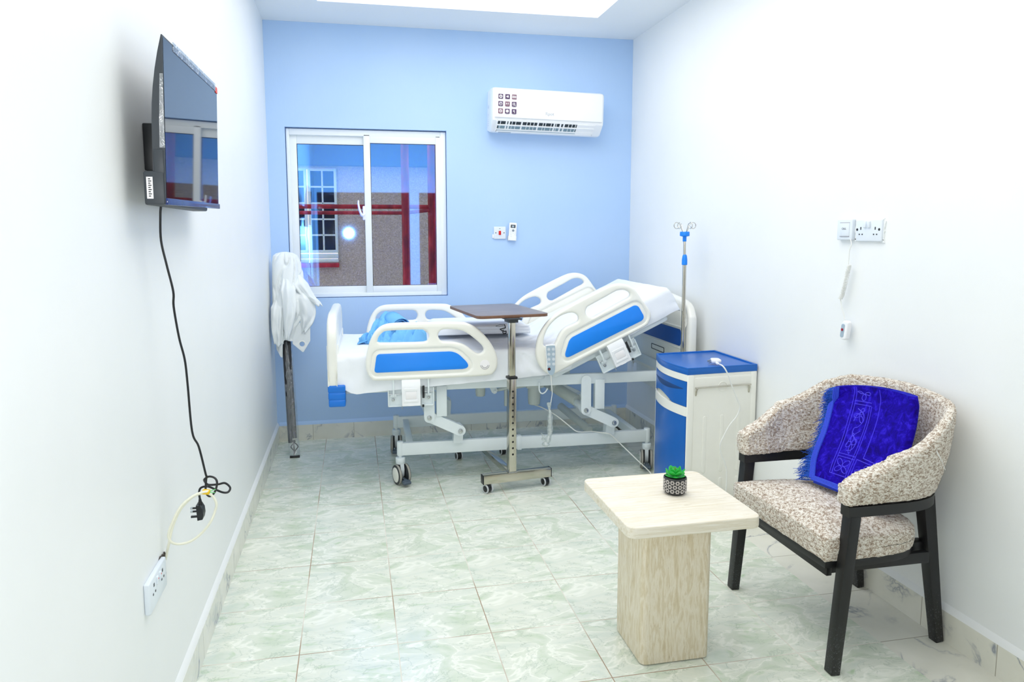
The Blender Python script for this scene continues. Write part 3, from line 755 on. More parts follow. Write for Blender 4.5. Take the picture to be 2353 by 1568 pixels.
# nine feature stickers
iy = -.2046
cols = [M_purple, M_purple, M_mauve, M_purple, M_mauve, M_purple, M_mauve, M_purple, M_purple]
def pan(cx, cz, y):
    return lambda a, b, d: (cx+a, y-d, cz+b)
for r in range(3):
    for c in range(3):
        k = 3*r+c; cx = 1.4865+.0450*c; cz = 2.2685-.0463*r
        m = MB(); m.plate(rrect(.0315, .0315, .003), [], .0008, .0002, pan(cx, cz, iy), smooth=0, res=1); s = acbuild(m, 'feature_sticker', cols[k])
        m = MB(); f = pan(cx, cz, iy-.0006); R = .0105
        if k == 0: m.plate(circ(R), [circ(R*.5)], .0006, .0001, f, smooth=0, res=0); m.prism(circ(.0018, 10), f, 0, .0004); m.prism([(-.001, 0), (.001, 0), (.001, .006), (-.001, .006)], f, 0, .0004)
        if k == 1: m.prism([(-.009, -.001), (-.002, -.004), (-.002, .005), (-.009, .002)], f, 0, .0004); m.prism([(-.001, -.006), (.007, -.007), (.007, .007), (-.001, .007)], f, 0, .0004)
        if k == 2: m.plate(rrect(.025, .013, .001), [rrect(.021, .006, .0008)], .0006, .0001, f, smooth=0, res=0); m.prism([(-.009, -.001), (.009, -.001), (.009, .001), (-.009, .001)], f, 0, .0004)
        if k == 3: m.plate(circ(R), [circ(R*.78)], .0006, .0001, f, smooth=0, res=0); m.plate(circ(R*.6), [circ(R*.42, cx=.002, cy=.002)], .0006, .0001, f, smooth=0, res=0); m.prism(circ(.003, 10, .006, .004), f, 0, .0004)
        if k == 4: m.prism([(-.006, .008), (-.002, .001), (-.004, -.004), (-.008, -.004), (-.010, .001)], f, 0, .0004); m.prism([(.005, .009), (.008, .009), (.006, .002), (.009, .001), (.001, -.010), (.004, -.002), (.001, -.001)], f, 0, .0004)
        if k == 5: m.plate(circ(.0085, cx=-.001, cy=.001), [circ(.006, cx=-.001, cy=.001)], .0006, .0001, f, smooth=0, res=0); m.bar(f(.005, -.005, .0003), f(.011, -.012, .0003), .003, .0006, up=(0, 1, 0)); m.prism([(-.002, -.003), (0, -.003), (0, .005), (-.002, .005)], f, 0, .0004)
        if k == 6: m.plate(circ(R), [circ(R*.78)], .0006, .0001, f, smooth=0, res=0); m.plate(circ(R*.58), [circ(R*.38)], .0006, .0001, f, smooth=0, res=0); m.prism(circ(.0014, 8), f, 0, .0004)
        if k == 7: m.prism(circ(.0098, 24), f, 0, .0004)
        if k == 8: m.prism(circ(.0055, 14, -.001, .003), f, 0, .0004); m.prism([(.001, -.003), (.005, -.002), (.005, -.010), (.001, -.010)], f, 0, .0004)
        acbuild(m, 'icon', M_paper, s, angle=0)
        m = MB(); m.prism([(-.010, -.0195), (.011, -.0195), (.011, -.0178), (-.010, -.0178)], f, .0, .0003); acbuild(m, 'caption', M_faint if r == 0 else M_greyprint, s, angle=0)
m = MB(); m.text('Rpot', .030, lambda a, b, d: (1.818+a, -.2052-d, 2.172+b), .0006); acbuild(m, 'brand_lettering', simple('embossed_white', '#c6cad2', .4), angle=0)
m = MB(); m.prism([(-.043+.016*math.cos(t*pi/10), 2.235+.024*math.sin(t*pi/10)) for t in range(20)], lambda a, b, d: (X0+.0012-d, a, b), 0, .0008)
lab = acbuild(m, 'energy_label', M_greenp, angle=0)
m = MB(); m.prism([(-.043+.010*math.cos(t*pi/10), 2.226+.014*math.sin(t*pi/10)) for t in range(20)], lambda a, b, d: (X0+.0010-d, a, b), .0004, .0012)
for k in range(6): m.b2((X0-.0002, -.048, 2.170-.014*k), (X0+.0004, -.036+.004*(k % 2), 2.176-.014*k))
acbuild(m, 'label_print', simple('label_pale', '#d5e2ea', .5), lab, angle=0)
# ================================================================== hospital bed (local axes: u to the head, v away from the camera)
BED_LOC, BED_RZ = (1.40, -.70, 0), math.radians(-1.2)
bed = thing('hospital_bed', 'white adjustable hospital bed with raised backrest and blue side rail panels', 'hospital bed', BED_LOC, BED_RZ)
BM = Matrix.Translation(BED_LOC) @ Matrix.Rotation(BED_RZ, 4, 'Z')
def bw(u, v, z): return BM @ Vector((u, v, z))
# ---- wheeled base
for s in (-1, 1):
    v = .287*s
    m = MB(); m.b2((-.635, v-.016, .160), (.800, v+.016, .230), .003)
    for u in (-.641, .805): m.cyl((u, v, .157), (u, v, .239), .0185, seg=24, bev=.005)
    m.build('base_rail', M_white, bed)
m = MB(); m.b2((-.60, -.272, .165), (-.565, .272, .215), .003); m.build('base_crossbar', M_white, bed)
m = MB(); m.b2((.735, -.272, .165), (.77, .272, .215), .003); m.build('base_crossbar', M_white, bed)
m = MB(); m.b2((.02, -.305, .155), (.045, -.268, .236), .002); m.build('base_bracket', M_white, bed)
def caster(name, parent, R=.0550, detail=True):
    """twin wheel caster: axle along x, trailing toward -y"""
    c = bpy.data.objects.new(name, None); COL.objects.link(c); c.parent = parent; c.empty_display_size = .02
    m = MB(); m.cyl((0, 0, .118), (0, 0, .160), .010, seg=16); m.cyl((0, 0, .122), (0, 0, .148), .0265, seg=28, bev=.004); m.cyl((0, 0, .112), (0, 0, .124), .024, .0265, 28)
    m.prism([(.022, .115), (-.022, .118), (-.030, .085), (-.026, .05), (-.006, .03), (.016, .045), (.026, .085)], lambda a, b, d: (d, a, b), -.0105, .0105)
    m.build('fork', M_white, c)
    for s in (-1, 1):
        prof = [(0.004, -.0085), (R-.014, -.0085), (R-.003, -.0075), (R, -.004), (R, .004), (R-.003, .0075), (R-.014, .0085), (.004, .0085)]
        q = Matrix.Rotation(pi/2, 4, 'Y')
        mm = MB(); mm.lathe(prof, (s*.0262, -.012, R), 40, q); w = mm.build('wheel', M_tyre, c)
        mm = MB(); mm.lathe([(R-.018, -.0096), (R-.0005, -.0072), (R-.0022, -.0050), (R-.017, -.0076)], (s*.0262, -.012, R), 40, q)
        mm.lathe([(R-.018, .0096), (R-.0005, .0072), (R-.0022, .0050), (R-.017, .0076)], (s*.0262, -.012, R), 40, q); mm.build('tyre_wall', M_dgrey, w)
        mm = MB(); mm.cyl((s*.0262+s*.0075, -.012, R), (s*.0262+s*.0112, -.012, R), R-.0135, seg=36, bev=.002); mm.build('hub_cap', M_plast, w)
        mm = MB(); mm.b2((s*.011, -.02, .03), (s*.0165, .016, .112), .003); mm.build('wheel_guard', M_dgrey, c)
    m = MB(); m.box((0, -.080, .027), (.046, .034, .017), .006, 3, rot=Matrix.Rotation(.22, 4, 'X')); m.box((0, -.052, .034), (.020, .045, .013), .003); m.build('brake_pedal', M_slate, c)
    return c
c0 = caster('caster', bed)
for k, (u, v, a) in enumerate([(-.641, -.287, 21), (.805, -.287, -19), (-.641, .287, -4), (.805, .287, 52)]):
    c = c0 if k == 0 else copy_tree(c0, bed)
    c.location = (u, v, 0); c.rotation_euler = (0, 0, math.radians(a))
# ---- lifting linkage
def stadium(p, q, r, n=8):
    p, q = Vector(p), Vector(q); a0 = math.atan2(q.y-p.y, q.x-p.x); out = []
    for k in range(n+1): a = a0-pi/2+pi*k/n; out.append((q.x+r*math.cos(a), q.y+r*math.sin(a)))
    for k in range(n+1): a = a0+pi/2+pi*k/n; out.append((p.x+r*math.cos(a), p.y+r*math.sin(a)))
    return out
def bolt(m, u, v, z, r=.011, d=-1):
    m.cyl((u, v, z), (u, v+d*.006, z), r*1.15, seg=20); m.cyl((u, v+d*.006, z), (u, v+d*.013, z), r*.85, seg=6, bev=.001)
for s in (-1, 1):
    for (ua, za, ub, zb, pu) in ((-.484, .388, -.313, .302, (-.444, -.387)), (.400, .388, .572, .303, (.456, .512))):
        m = MB(); m.prism(stadium((ua, za), (ua, .56), .0285), lambda a, b, d: (a, s*(.372+d), b), 0, .009); m.build('hanger_plate', M_white, bed)
        m = MB(); m.prism(stadium((ua, za), (ub, zb), .0285), lambda a, b, d: (a, s*(.330+d), b), 0, .036); m.build('link_arm', M_white, bed)
        m = MB(); m.prism(stadium((ub-.003, zb), (ub-.010, .25), .0255)[9:]+[(ub-.036, .222), (ub+.016, .222)], lambda a, b, d: (a, s*(.274+d), b), 0, .052); m.build('link_bracket', M_white, bed)
        m = MB(); bolt(m, ua, s*.381, za, .0115, s); bolt(m, ub, s*.367, zb, .0115, s); m.build('bolt', M_steel, bed)
        m = MB(); m.b2((pu[0], s*.372, .389), (pu[1], s*.334, .56), .003); m.build('post', M_white, bed)
for ua, za in ((-.484, .388), (.400, .388)):
    MB().cyl((ua, -.33, za), (ua, .33, za), .022, seg=24).build('torsion_tube', M_white, bed)
m = MB(); m.cyl((.26, .10, .475), (.40, -.20, .40), .034, seg=24, bev=.006); m.b2((.275, -.06, .43), (.325, -.03, .56), .004); m.build('actuator', M_motor, bed)
m = MB(); m.cyl((.41, .20, .27), (.50, -.14, .20), .024, seg=24, bev=.005); m.build('actuator', M_motor, bed)
for (u, z0, z1, r) in ((.165, .366, .475, .037), (-.16, .431, .54, .029)):
    m = MB(); m.lathe([(r*.80, z0), (r*.93, z0+.004), (r, z0+.03), (r*1.02, z1-.03), (r*1.05, z1)], (u, -.10, 0), 32); m.b2((u-.055, -.14, z1-.004), (u+.05, -.06, z1+.045), .006)
    m.build('motor', M_motor, bed)
m = MB(); m.cyl((-.083, -.12, .464), (.10, -.12, .492), .010, seg=16); m.cyl((.03, -.12, .482), (.11, -.12, .493), .016, seg=16)
m.build('push_rod', M_motor, bed)
m = MB(); m.prism([(-.135, .54), (-.09, .54), (-.066, .470), (-.070, .455), (-.084, .449), (-.098, .458)], lambda a, b, d: (a, -.145+d, b), 0, .01); bolt(m, -.083, -.145, .466, .008); m.build('rod_bracket', M_white, bed)
m = MB(); m.cyl((0, -.08, .36), (0, -.08, .53), .014, seg=16); m.build('cable_duct', M_motor, bed)
# ---- upper frame and deck
for s in (-1, 1):
    MB().b2((-.925, s*.345-.015, .534), (.985, s*.345+.015, .593), .004).build('frame_rail', M_white, bed)
for u in (-.915, .97): MB().b2((u-.012, -.34, .538), (u+.012, .34, .590), .003).build('frame_crossbar', M_white, bed)
MB().plate(rrect(.80, .76, .03, cx=-.53), [], .026, .006, fXY(.600), smooth=0).build('leg_deck', M_white, bed)
MB().plate(rrect(.28, .76, .03, cx=.025), [], .032, .008, fXY(.590), smooth=0).build('seat_deck', M_white, bed)
HA = math.radians(25.2); HC, HS_ = math.cos(HA), math.sin(HA); HP = (.205, .582)
def hd(a, b): return (HP[0]+a*HC-b*HS_, HP[1]+a*HS_+b*HC)
m = MB(); m.plate(rrect(.745, .78, .03, cx=.375), [], .030, .008, lambda a, b, d: (hd(a, d+.008)[0], b, hd(a, d+.008)[1]), smooth=0); m.build('back_deck', M_white, bed)
MB().tube([(.132, -.345, .545), (.129, -.372, .555), (.129, -.375, .515), (.138, -.375, .498), (.150, -.375, .494), (.165, -.375, .503), (.177, -.375, .522)], .0042, 10).build('drain_hook', M_white, bed)
# ---- side rails
FO = [(-0.818, 0.705), (-0.814, 0.749), (-0.806, 0.786), (-0.793, 0.827), (-0.773, 0.866), (-0.750, 0.893), (-0.719, 0.911), (-0.669, 0.919), (-0.544, 0.920), (-0.332, 0.917), (-0.279, 0.908), (-0.225, 0.878), (-0.171, 0.822), (-0.133, 0.759), (-0.118, 0.709), (-0.119, 0.671), (-0.136, 0.638), (-0.172, 0.622), (-0.335, 0.617), (-0.548, 0.615), (-0.752, 0.615), (-0.789, 0.626), (-0.812, 0.662)]
FH1 = [(-0.754, 0.829), (-0.747, 0.850), (-0.727, 0.870), (-0.701, 0.879), (-0.597, 0.881), (-0.516, 0.880), (-0.494, 0.866), (-0.487, 0.848), (-0.494, 0.827), (-0.516, 0.816), (-0.62, 0.816), (-0.742, 0.818)]
FH2 = [(-0.437, 0.847), (-0.430, 0.867), (-0.410, 0.878), (-0.359, 0.877), (-0.316, 0.871), (-0.279, 0.853), (-0.236, 0.819), (-0.204, 0.788), (-0.194, 0.766), (-0.204, 0.749), (-0.226, 0.744), (-0.247, 0.755), (-0.28, 0.782), (-0.312, 0.800), (-0.36, 0.812), (-0.414, 0.816), (-0.431, 0.828)]
FB = rounded([(-.775, .660, .014), (-.760, .758, .020), (-.345, .761, .085), (-.250, .664, .026)])
GO = [(0.093, 0.729), (0.095, 0.773), (0.105, 0.820), (0.128, 0.866), (0.161, 0.909), (0.206, 0.949), (0.268, 0.986), (0.409, 1.055), (0.494, 1.093), (0.534, 1.105), (0.574, 1.107), (0.615, 1.098), (0.648, 1.078), (0.674, 1.047), (0.699, 1.013), (0.725, 0.980), (0.747, 0.949), (0.752, 0.917), (0.737, 0.884), (0.702, 0.858), (0.413, 0.719), (0.242, 0.636), (0.197, 0.616), (0.160, 0.619), (0.127, 0.647), (0.102, 0.69)]
GH1 = [(0.135, 0.783), (0.142, 0.827), (0.165, 0.877), (0.206, 0.919), (0.251, 0.943), (0.296, 0.952), (0.325, 0.938), (0.332, 0.916), (0.319, 0.899), (0.263, 0.876), (0.235, 0.852), (0.215, 0.819), (0.200, 0.783), (0.183, 0.769), (0.152, 0.768)]
GH2 = [(0.373, 0.953), (0.380, 0.977), (0.401, 0.991), (0.495, 1.039), (0.546, 1.066), (0.587, 1.071), (0.616, 1.060), (0.627, 1.042), (0.611, 1.026), (0.582, 1.013), (0.439, 0.937), (0.405, 0.924), (0.382, 0.934)]
GB = rounded([(.246, .693, .020), (.282, .811, .05), (.666, .993, .028), (.717, .909, .026)])
def grow(P, d):
    c = [Vector(p) for p in catmull([(a, b, 0) for a, b in P], 4, True)]; n = len(c)
    ar = sum(c[i].x*c[(i+1) % n].y-c[(i+1) % n].x*c[i].y for i in range(n)); sg = 1 if ar > 0 else -1
    out = []
    for i in range(n):
        t = (c[(i+2) % n]-c[i-2]); t.normalize(); out.append((c[i].x+sg*t.y*d, c[i].y-sg*t.x*d))
    return out
def side_rail(O, H1, H2, B, s, dial=None):
    f = lambda a, b, d: (a, s*.43+d, b)
    m = MB(); m.plate(O, [H1, H2, inset(B, -.019)], .036, .014, f, smooth=4, hsmooth=2)
    m.plate(inset(B, -.0225), [], .022, .002, f, smooth=0, res=1); m.plate(inset(B, -.0125), [], .027, .004, f, smooth=0, res=2)
    r = m.build('side_rail', M_plast, bed, angle=50)
    m = MB(); m.plate(B, [], .006, .0015, lambda a, b, d: (a, s*(.43+.0135+.0018)+d, b), smooth=0, res=1); g = m.build('rail_panel', M_bluep, r)
    if dial:
        m = MB(); u, z = dial
        m.cyl((u, s*.4478, z), (u, s*.4492, z), .026, seg=40); q = m.build('angle_dial', M_paper, r)
        m = MB()
        for k in range(17):
            a = pi+pi*.08+pi*.84*k/16
            m.bar((u+.0155*math.cos(a), s*.4494, z+.0155*math.sin(a)), (u+.0175*math.cos(a), s*.4494, z+.0175*math.sin(a)), .0022, .0006, up=(0, 1, 0))
        for k in range(40):
            a0 = pi+pi*.04+pi*.92*k/40; a1 = pi+pi*.04+pi*.92*(k+.7)/40
            for rr in (.0225, .0245): m.bar((u+rr*math.cos(a0), s*.4494, z+rr*math.sin(a0)), (u+rr*math.cos(a1), s*.4494, z+rr*math.sin(a1)), .0008, .0006, up=(0, 1, 0))
        m.build('dial_scale', M_dgrey, r)
    return r
side_rail(FO, FH1, FH2, FB, -1, (-.189, .683)); side_rail(GO, GH1, GH2, GB, -1)
up = lambda P, d=.012: [(a, b+d) for a, b in P]
side_rail(up(FO), up(FH1), up(FH2), up(FB), 1); side_rail(up(GO), up(GH1), up(GH2), up(GB), 1)
# ---- rail locks
def lock(s, M):
    def put(m, name, mat, **k):
        if s > 0: bmesh.ops.scale(m.bm, vec=(1, -1, 1), verts=m.bm.verts)
        return m.build(name, mat, bed, M=M, **k)
    m = MB(); m.b2((-.706, -.406, .468), (-.461, -.400, .572), .001); m.b2((-.706, -.418, .466), (-.461, -.400, .472), .001); m.b2((-.706, -.418, .466), (-.701, -.400, .560), .001); m.b2((-.466, -.418, .466), (-.461, -.400, .565), .001)
    put(m, 'lock_plate', M_white)
    m = MB(); m.prism([(.395, .62), (.438, .62), (.452, .600), (.455, .575), (.455, .478), (.395, .470)], lambda a, b, d: (d, -a, b), -.633, -.536)
    m.plate(rrect(.076, .074, .004, cx=-.585, cy=.534), [rrect(.063, .046, .003, cx=-.585, cy=.533)], .004, .001, fXZ(-.456), smooth=0, res=1)
    b = put(m, 'lock_box', M_white2)
    m = MB(); m.b2((-.613, -.4575, .513), (-.557, -.454, .553), .001); m.b2((-.60, -.4562, .4765), (-.57, -.454, .4795)); q = put(m, 'release_button', M_paper); q.parent = b
    for u in (-.676, -.4915):
        m = MB(); m.bar((u, -.418, .625), (u, -.424, .56), .031, .009, .002, up=(1, 0, 0)); m.bar((u, -.424, .565), (u, -.414, .525), .031, .009, .002, up=(1, 0, 0)); m.b2((u-.0155, -.418, .520), (u+.0155, -.404, .532), .002)
        put(m, 'rail_strut', M_white)
    m = MB(); m.cyl((-.70, -.412, .533), (-.632, -.412, .533), .003, seg=10); m.cyl((-.536, -.412, .542), (-.465, -.412, .542), .003, seg=10); m.cyl((-.632, -.425, .455), (-.632, -.425, .548), .0018, seg=8)
    m.cyl((-.531, -.425, .458), (-.531, -.425, .575), .0022, seg=8); m.cyl((-.538, -.425, .577), (-.515, -.425, .577), .003, seg=8)
    put(m, 'lock_rod', M_steel)
    m = MB(); m.cyl((-.518, -.425, .510), (-.518, -.425, .578), .0062, seg=14, bev=.002); put(m, 'lock_handle', M_black)
    m = MB(); m.cyl((-.520, -.425, .462), (-.520, -.425, .474), .0055, seg=12); put(m, 'lock_knob', M_black)
    m = MB(); bolt(m, -.678, -.406, .503, .0072); bolt(m, -.489, -.406, .508, .0072); put(m, 'bolt', M_steel)
I4 = Matrix.Identity(4)
LM = Matrix.Translation((.488, 0, .602)) @ Matrix.Rotation(math.radians(-24.6), 4, 'Y') @ Matrix.Translation((.705, 0, -.467))
for s in (-1, 1): lock(s, I4); lock(s, LM)
# ---- end boards
def end_board(name, u, th, zb, top, crown, hw):
    O = [(-hw, zb), (-hw, zb+.1), (-hw, top-.13), (-hw+.012, top-.075), (-hw+.045, top-.03), (-hw+.10, top-.006), (-hw+.2, top+.008), (0, top+crown), (hw-.2, top+.008), (hw-.10, top-.006), (hw-.045, top-.03), (hw-.012, top-.075), (hw, top-.13), (hw, zb+.1), (hw, zb), (hw-.05, zb), (0, zb), (-hw+.05, zb)]
    h = [(-hw+.050, top-.125), (-hw+.054, top-.085), (-hw+.075, top-.055), (-hw+.105, top-.046), (-hw+.118, top-.075), (-hw+.108, top-.115), (-hw+.085, top-.148), (-hw+.062, top-.148)]
    hl = [(-a, b) for a, b in h][::-1]
    m = MB(); m.plate(O, [h, hl], th, min(.018, th*.45), lambda a, b, d: (u+d, a, b), smooth=4, hsmooth=3)
    b = m.build(name, M_plast, bed, angle=50)
    m = MB()
    for s in (-1, 1):
        x = u+s*th*.5
        for z in (top-.162, top-.285): m.tube([(x, -hw+.075, z), (x, 0, z), (x, hw-.075, z)], .006, 8)
        for q in (-1, 1): m.tube([(x, q*(hw-.075), z0) for z0 in (top-.285, top-.22, top-.162)], .006, 8)
    m.build('moulded_ridge', M_plast, b)
    for s in (-1,):
        m = MB(); m.plate(rrect(.66, .098, .02, cx=0, cy=top-.224), [], .004, .001, lambda a, b2, d: (u+s*(th*.5+.001)+d, a, b2), smooth=0, res=1); m.build('board_panel', M_blued, b)
        m = MB(); m.plate(rrect(.20, .035, .008, cx=0, cy=top-.335), [rrect(.19, .026, .006, cx=0, cy=top-.335)], .004, .001, lambda a, b2, d: (u+s*(th*.5+.0005)+d, a, b2), smooth=0, res=1); m.build('handle_slot', M_dgrey, b)
    m = MB(); m.b2((u-.014, -hw+.06, zb-.11), (u+.014, hw-.06, zb+.02), .006); m.build('lower_board', M_plast, b)
    for q in (-1, 1) if u < 0 else ():
        uc = u+.019 if u < 0 else u-.019
        m = MB()
        for k in range(3): m.b2((uc-.0455+.0015*k, q*(hw+.006)-(q*.115 if q > 0 else 0), zb+.004-.038*(k+1)), (uc+.0445-.0005*k, q*(hw+.006)+(.115 if q < 0 else 0), zb+.005-.038*k), .008, 3)
        m.b2((uc-.043, q*(hw+.004)-(q*.11 if q > 0 else 0), zb-.104), (uc+.043, q*(hw+.004)+(.11 if q < 0 else 0), zb), .012, 3)
        m.build('corner_bumper', M_blueb, b)
    return b
end_board('footboard', -.988, .050, .592, .955, .006, .428)
end_board('headboard', 1.008, .048, .500, 1.000, .026, .440)
# ---- mattress under a white fitted sheet
def wr(p, s, a): return a*(noise.noise(Vector(p)*s))
pathT = [(-.965, .752), (.10, .752), (.19, .770), (.27, .803), (.860, 1.0804)]
def along(s):                                            # s in metres from the foot end; returns centre of top line and slope
    L = s
    for (a, b), (c, d) in zip(pathT, pathT[1:]):
        l = math.hypot(c-a, d-b)
        if L <= l+1e-9 or (c, d) == pathT[-1]: t = L/l; return a+(c-a)*t, b+(d-b)*t, math.atan2(d-b, c-a)
        L -= l
LT = sum(math.hypot(c-a, d-b) for (a, b), (c, d) in zip(pathT, pathT[1:]))
def hem(u):                                              # how far the sheet hangs on the near side
    K = [(-.98, .60), (-.90, .552), (-.865, .543), (-.70, .556), (-.47, .569), (-.06, .592), (.16, .606), (.24, .625)]
    for (a, b), (c, d) in zip(K, K[1:]):
        if u <= c: return b+(d-b)*max(0, (u-a)/(c-a))
    return None
NU, NV = 150, 96
def sheet(i, j):
    s = i*LT
    # ends: first and last stretch fold down
    x, z, sl = along(min(max(s, 0), LT)); q = j*2-1
    nrm = (-math.sin(sl), math.cos(sl))
    hw, th = .402, .150
    a = abs(q); sg = 1 if q > 0 else -1
    if a < .62: v, d = sg*hw*(a/.62)*.94, 0
    elif a < .72:
        t = (a-.62)/.10*pi/2; v, d = sg*(hw*.94+hw*.06*math.sin(t)), -.024*(1-math.cos(t))
    else:
        t = (a-.72)/.28; hz = hem(x)
        dmax = (z-hz-.024) if hz is not None else (th-.026+.010*noise.noise(Vector((x*9, sg, 0))))
        d = -.024-dmax*t; v = sg*(hw+.012*t*(1 if x < .2 else .3)+.010*t*noise.noise(Vector((x*14, 3*sg, t*2))))
    # crown plus wrinkles
    w = wr((x, v, 0), 5, .004)+wr((x+3, v, 1), 13, .0025)
    k = abs(noise.noise(Vector((x*7+v*5, v*9-x*3, 2))))
    w += .009*max(0, .12-k)/.12*max(0, 1-abs(x-.1)/.55)
    if a > .72 and -.16 < x < .3: w += 0
    d += w if a < .72 else 0
    if a >= .72:
        v += sg*(.010*abs(noise.noise(Vector((x*11, d*7, 5)))) + .022*max(0, 1-abs(x-.04)/.30)*noise.noise(Vector((x*22+d*14, d*9-x*6, 7))))
    return Vector((x+nrm[0]*d, v, z+nrm[1]*d))
def sheet_full(i, j):
    e0, e1 = .07, .93
    if i < e0:
        p = sheet(0, j); t = 1-i/e0; q = abs(j*2-1); drop = .15
        zb = p.z-(drop-.0)*t if q < .72 else p.z-max(0, (p.z-.60))*t
        c = math.sin(min(1, t*3)*pi/2)*.012
        return Vector((p.x-c, p.y*(1-.01*t), max(zb, .60)))
    if i > e1:
        p = sheet(1, j); t = (i-e1)/(1-e1); q = abs(j*2-1)
        base = hd(.742, .01); top = Vector((p.x, p.y, p.z)); dd = (top.x-hd(.742, 0)[0])*(-HS_)+(top.z-hd(.742, 0)[1])*HC
        n = Vector((-HS_, 0, HC)); tx = Vector((HC, 0, HS_)); c = math.sin(min(1, t*3)*pi/2)*.014
        sc = max(0, dd-.012)
        return p-n*sc*t+tx*(c+.006*noise.noise(Vector((p.y*9, t*5, 1)))*t)
    return sheet((i-e0)/(e1-e0), j)
MB().grid(sheet_full, NU, NV).build('fitted_sheet', M_sheet, bed, angle=0, recalc=True)
m = MB()                                                 # the mattress itself
mp = [(-.955, .735), (.12, .735), (.24, .775), (.86, 1.066)]; mb = [(.905, .953), (.215, .625), (.17, .612), (-.955, .612)]
m.prism(mp+mb, lambda a, b, d: (a, d, b), -.385, .385); m.build('mattress', M_sheet, bed)
# ---- folded white sheet lying on the far half of the bed, printed mark on its near face
FW = bw(-.13, .20, .774)
fs = thing('folded_sheet', 'folded white sheet with black printed mark lying on the bed behind the overbed table', 'sheet', FW, BED_RZ)
def fold(i, j):
    u = -.29+.58*i; a = 2*pi*j; hx, hz = .205, .034
    ca, sa = math.cos(a), math.sin(a); pw = .35
    v = hx*math.copysign(abs(ca)**pw, ca); z = .036+hz*math.copysign(abs(sa)**pw, sa)
    e = 1-max(0, abs(i-.5)*2-.9)/.1*.25
    return (u+.010*noise.noise(Vector((v*8, z*9, i))), v+.006*noise.noise(Vector((u*8, z*12, 3))), z*e+.005*noise.noise(Vector((u*6, v*6, 1)))*(1 if z > .03 else 0))
MB().grid(fold, 48, 40, cv=True, capu=True).build('cloth', M_sheet, fs, angle=0)
m = MB()
for k in range(3): m.tube([(-.288+.001*k, -.200, .018+.018*k), (0, -.2075, .018+.018*k), (.288, -.203, .018+.018*k)], .0035, 6)
m.build('fold_edge', M_sheet, fs)
mk = lambda pts: m.prism(pts, lambda a, b, d: (a+.13, -.2082-d+.004*abs(b-.036)*8*0, b), .0, .0022)
m = MB()
for p, q, w in (((-.035, .058), (-.012, .066), .0016), ((-.012, .066), (.020, .066), .0022), ((.018, .067), (.024, .044), .0045), ((.024, .045), (-.010, .038), .0045), ((-.010, .039), (.004, .026), .0045), ((.004, .027), (.014, .032), .004), ((.006, .022), (.030, .026), .005), ((.010, .010), (.030, .014), .005), ((.006, .022), (.010, .010), .004), ((.028, .026), (.028, .014), .004), ((-.036, .057), (-.022, .054), .0016), ((-.02, .053), (.012, .058), .0014)):
    m.bar((p[0]+.115, -.2095, p[1]), (q[0]+.115, -.2095, q[1]), w, .004, up=(0, 1, 0))
m.build('printed_mark', M_ink, fs)
# ================================================================== blue cloth on the bed
BC = bw(-.64, .02, .752)
bc = thing('blue_cloth', 'crumpled light blue cloth lying on the foot of the bed', 'cloth', BC, BED_RZ)
def bump2(x, y, cx, cy, sx, sy, h, p=2.0, an=0.0):
    c, q = math.cos(an), math.sin(an); X, Y = (x-cx)*c+(y-cy)*q, -(x-cx)*q+(y-cy)*c
    return h*math.exp(-(abs(X/sx)**p+abs(Y/sy)**p))
def cl(i, j):
    x = -.23+.42*i; y = -.17+.31*j
    h = max(bump2(x, y, -.065, .040, .062, .115, .150, 3.2, -.45), bump2(x, y, -.01, .06, .085, .075, .085, 3), bump2(x, y, .140, .075, .045, .06, .078, 2.4), bump2(x, y, .09, -.06, .115, .080, .066, 4), bump2(x, y, -.13, -.03, .07, .07, .055, 3), bump2(x, y, -.03, -.07, .15, .065, .056, 4))
    d = Vector((x*6+y*6, y*12-x*10, 0)); q = noise.noise(Vector((x*5, y*5, 4)))*1.2
    f = abs(noise.noise(d*1.3+Vector((q, q, 0)))); g = abs(noise.noise(d*3.0+Vector((0, q*2, 9))))
    low = max(0, 1-h/.13)
    cr = max(0, .16-f)/.16; cr2 = max(0, .12-g)/.12
    h = h*(.90+.30*f)+(.012+.050*low*min(1, h*40))*f+.018*(.3+low)*g*min(1, h*30)-(.010+.022*low)*cr**1.5*min(1, h*25)-.007*cr2*min(1, h*25)
    rx = (x+.02)/.205; ry = (y-.0)/.150; r = math.sqrt(rx*rx+ry*ry); lim = .93+.22*noise.noise(Vector((math.atan2(ry, rx)*1.3, 1, 6)))
    k = max(0, min(1, (r-lim)/.12))
    sc = 1 if r < lim else lim/r+.02
    z = .004+h*(1-k)**.6
    ov = .040*f*min(1, h*12)*low
    return Vector((x*sc-ov*.6, y*sc-ov*1.3, z*(1-k)+.003*k))
MB().grid(cl, 110, 96).build('cloth_body', M_bcloth, bc, angle=0)
m = MB()                                                 # rolled layers showing their edges
for k in range(5):
    r = .052-.0095*k
    A = catmull([(.030+r*1.15*math.cos(a)-.004*k, -.062+.008*k+.010*math.sin(a*2), .078+r*1.25*max(-.6, math.sin(a))) for a in (pi*1.05, pi*.85, pi*.65, pi*.45, pi*.25, .05, -.2)], 5)
    B = [p+Vector((-.050, .10, .030)) for p in A]
    m.grid(lambda i, j: A[int(round(i*(len(A)-1)))].lerp(B[int(round(i*(len(A)-1)))], j), len(A), 4)
o = m.build('rolled_layer', M_bcloth, bc, angle=0)
md = o.modifiers.new('t', 'SOLIDIFY'); md.thickness = .003
m = MB()                                                 # tail hanging toward the foot end
m.grid(lambda i, j: Vector((-.10-.125*i+.01*j, -.03+.14*(j-.5)*(1-.15*i), .055*(1-i)**1.3+.006+.016*abs(noise.noise(Vector((i*2, j*5, 3))))*(1-i*.6))), 20, 24)
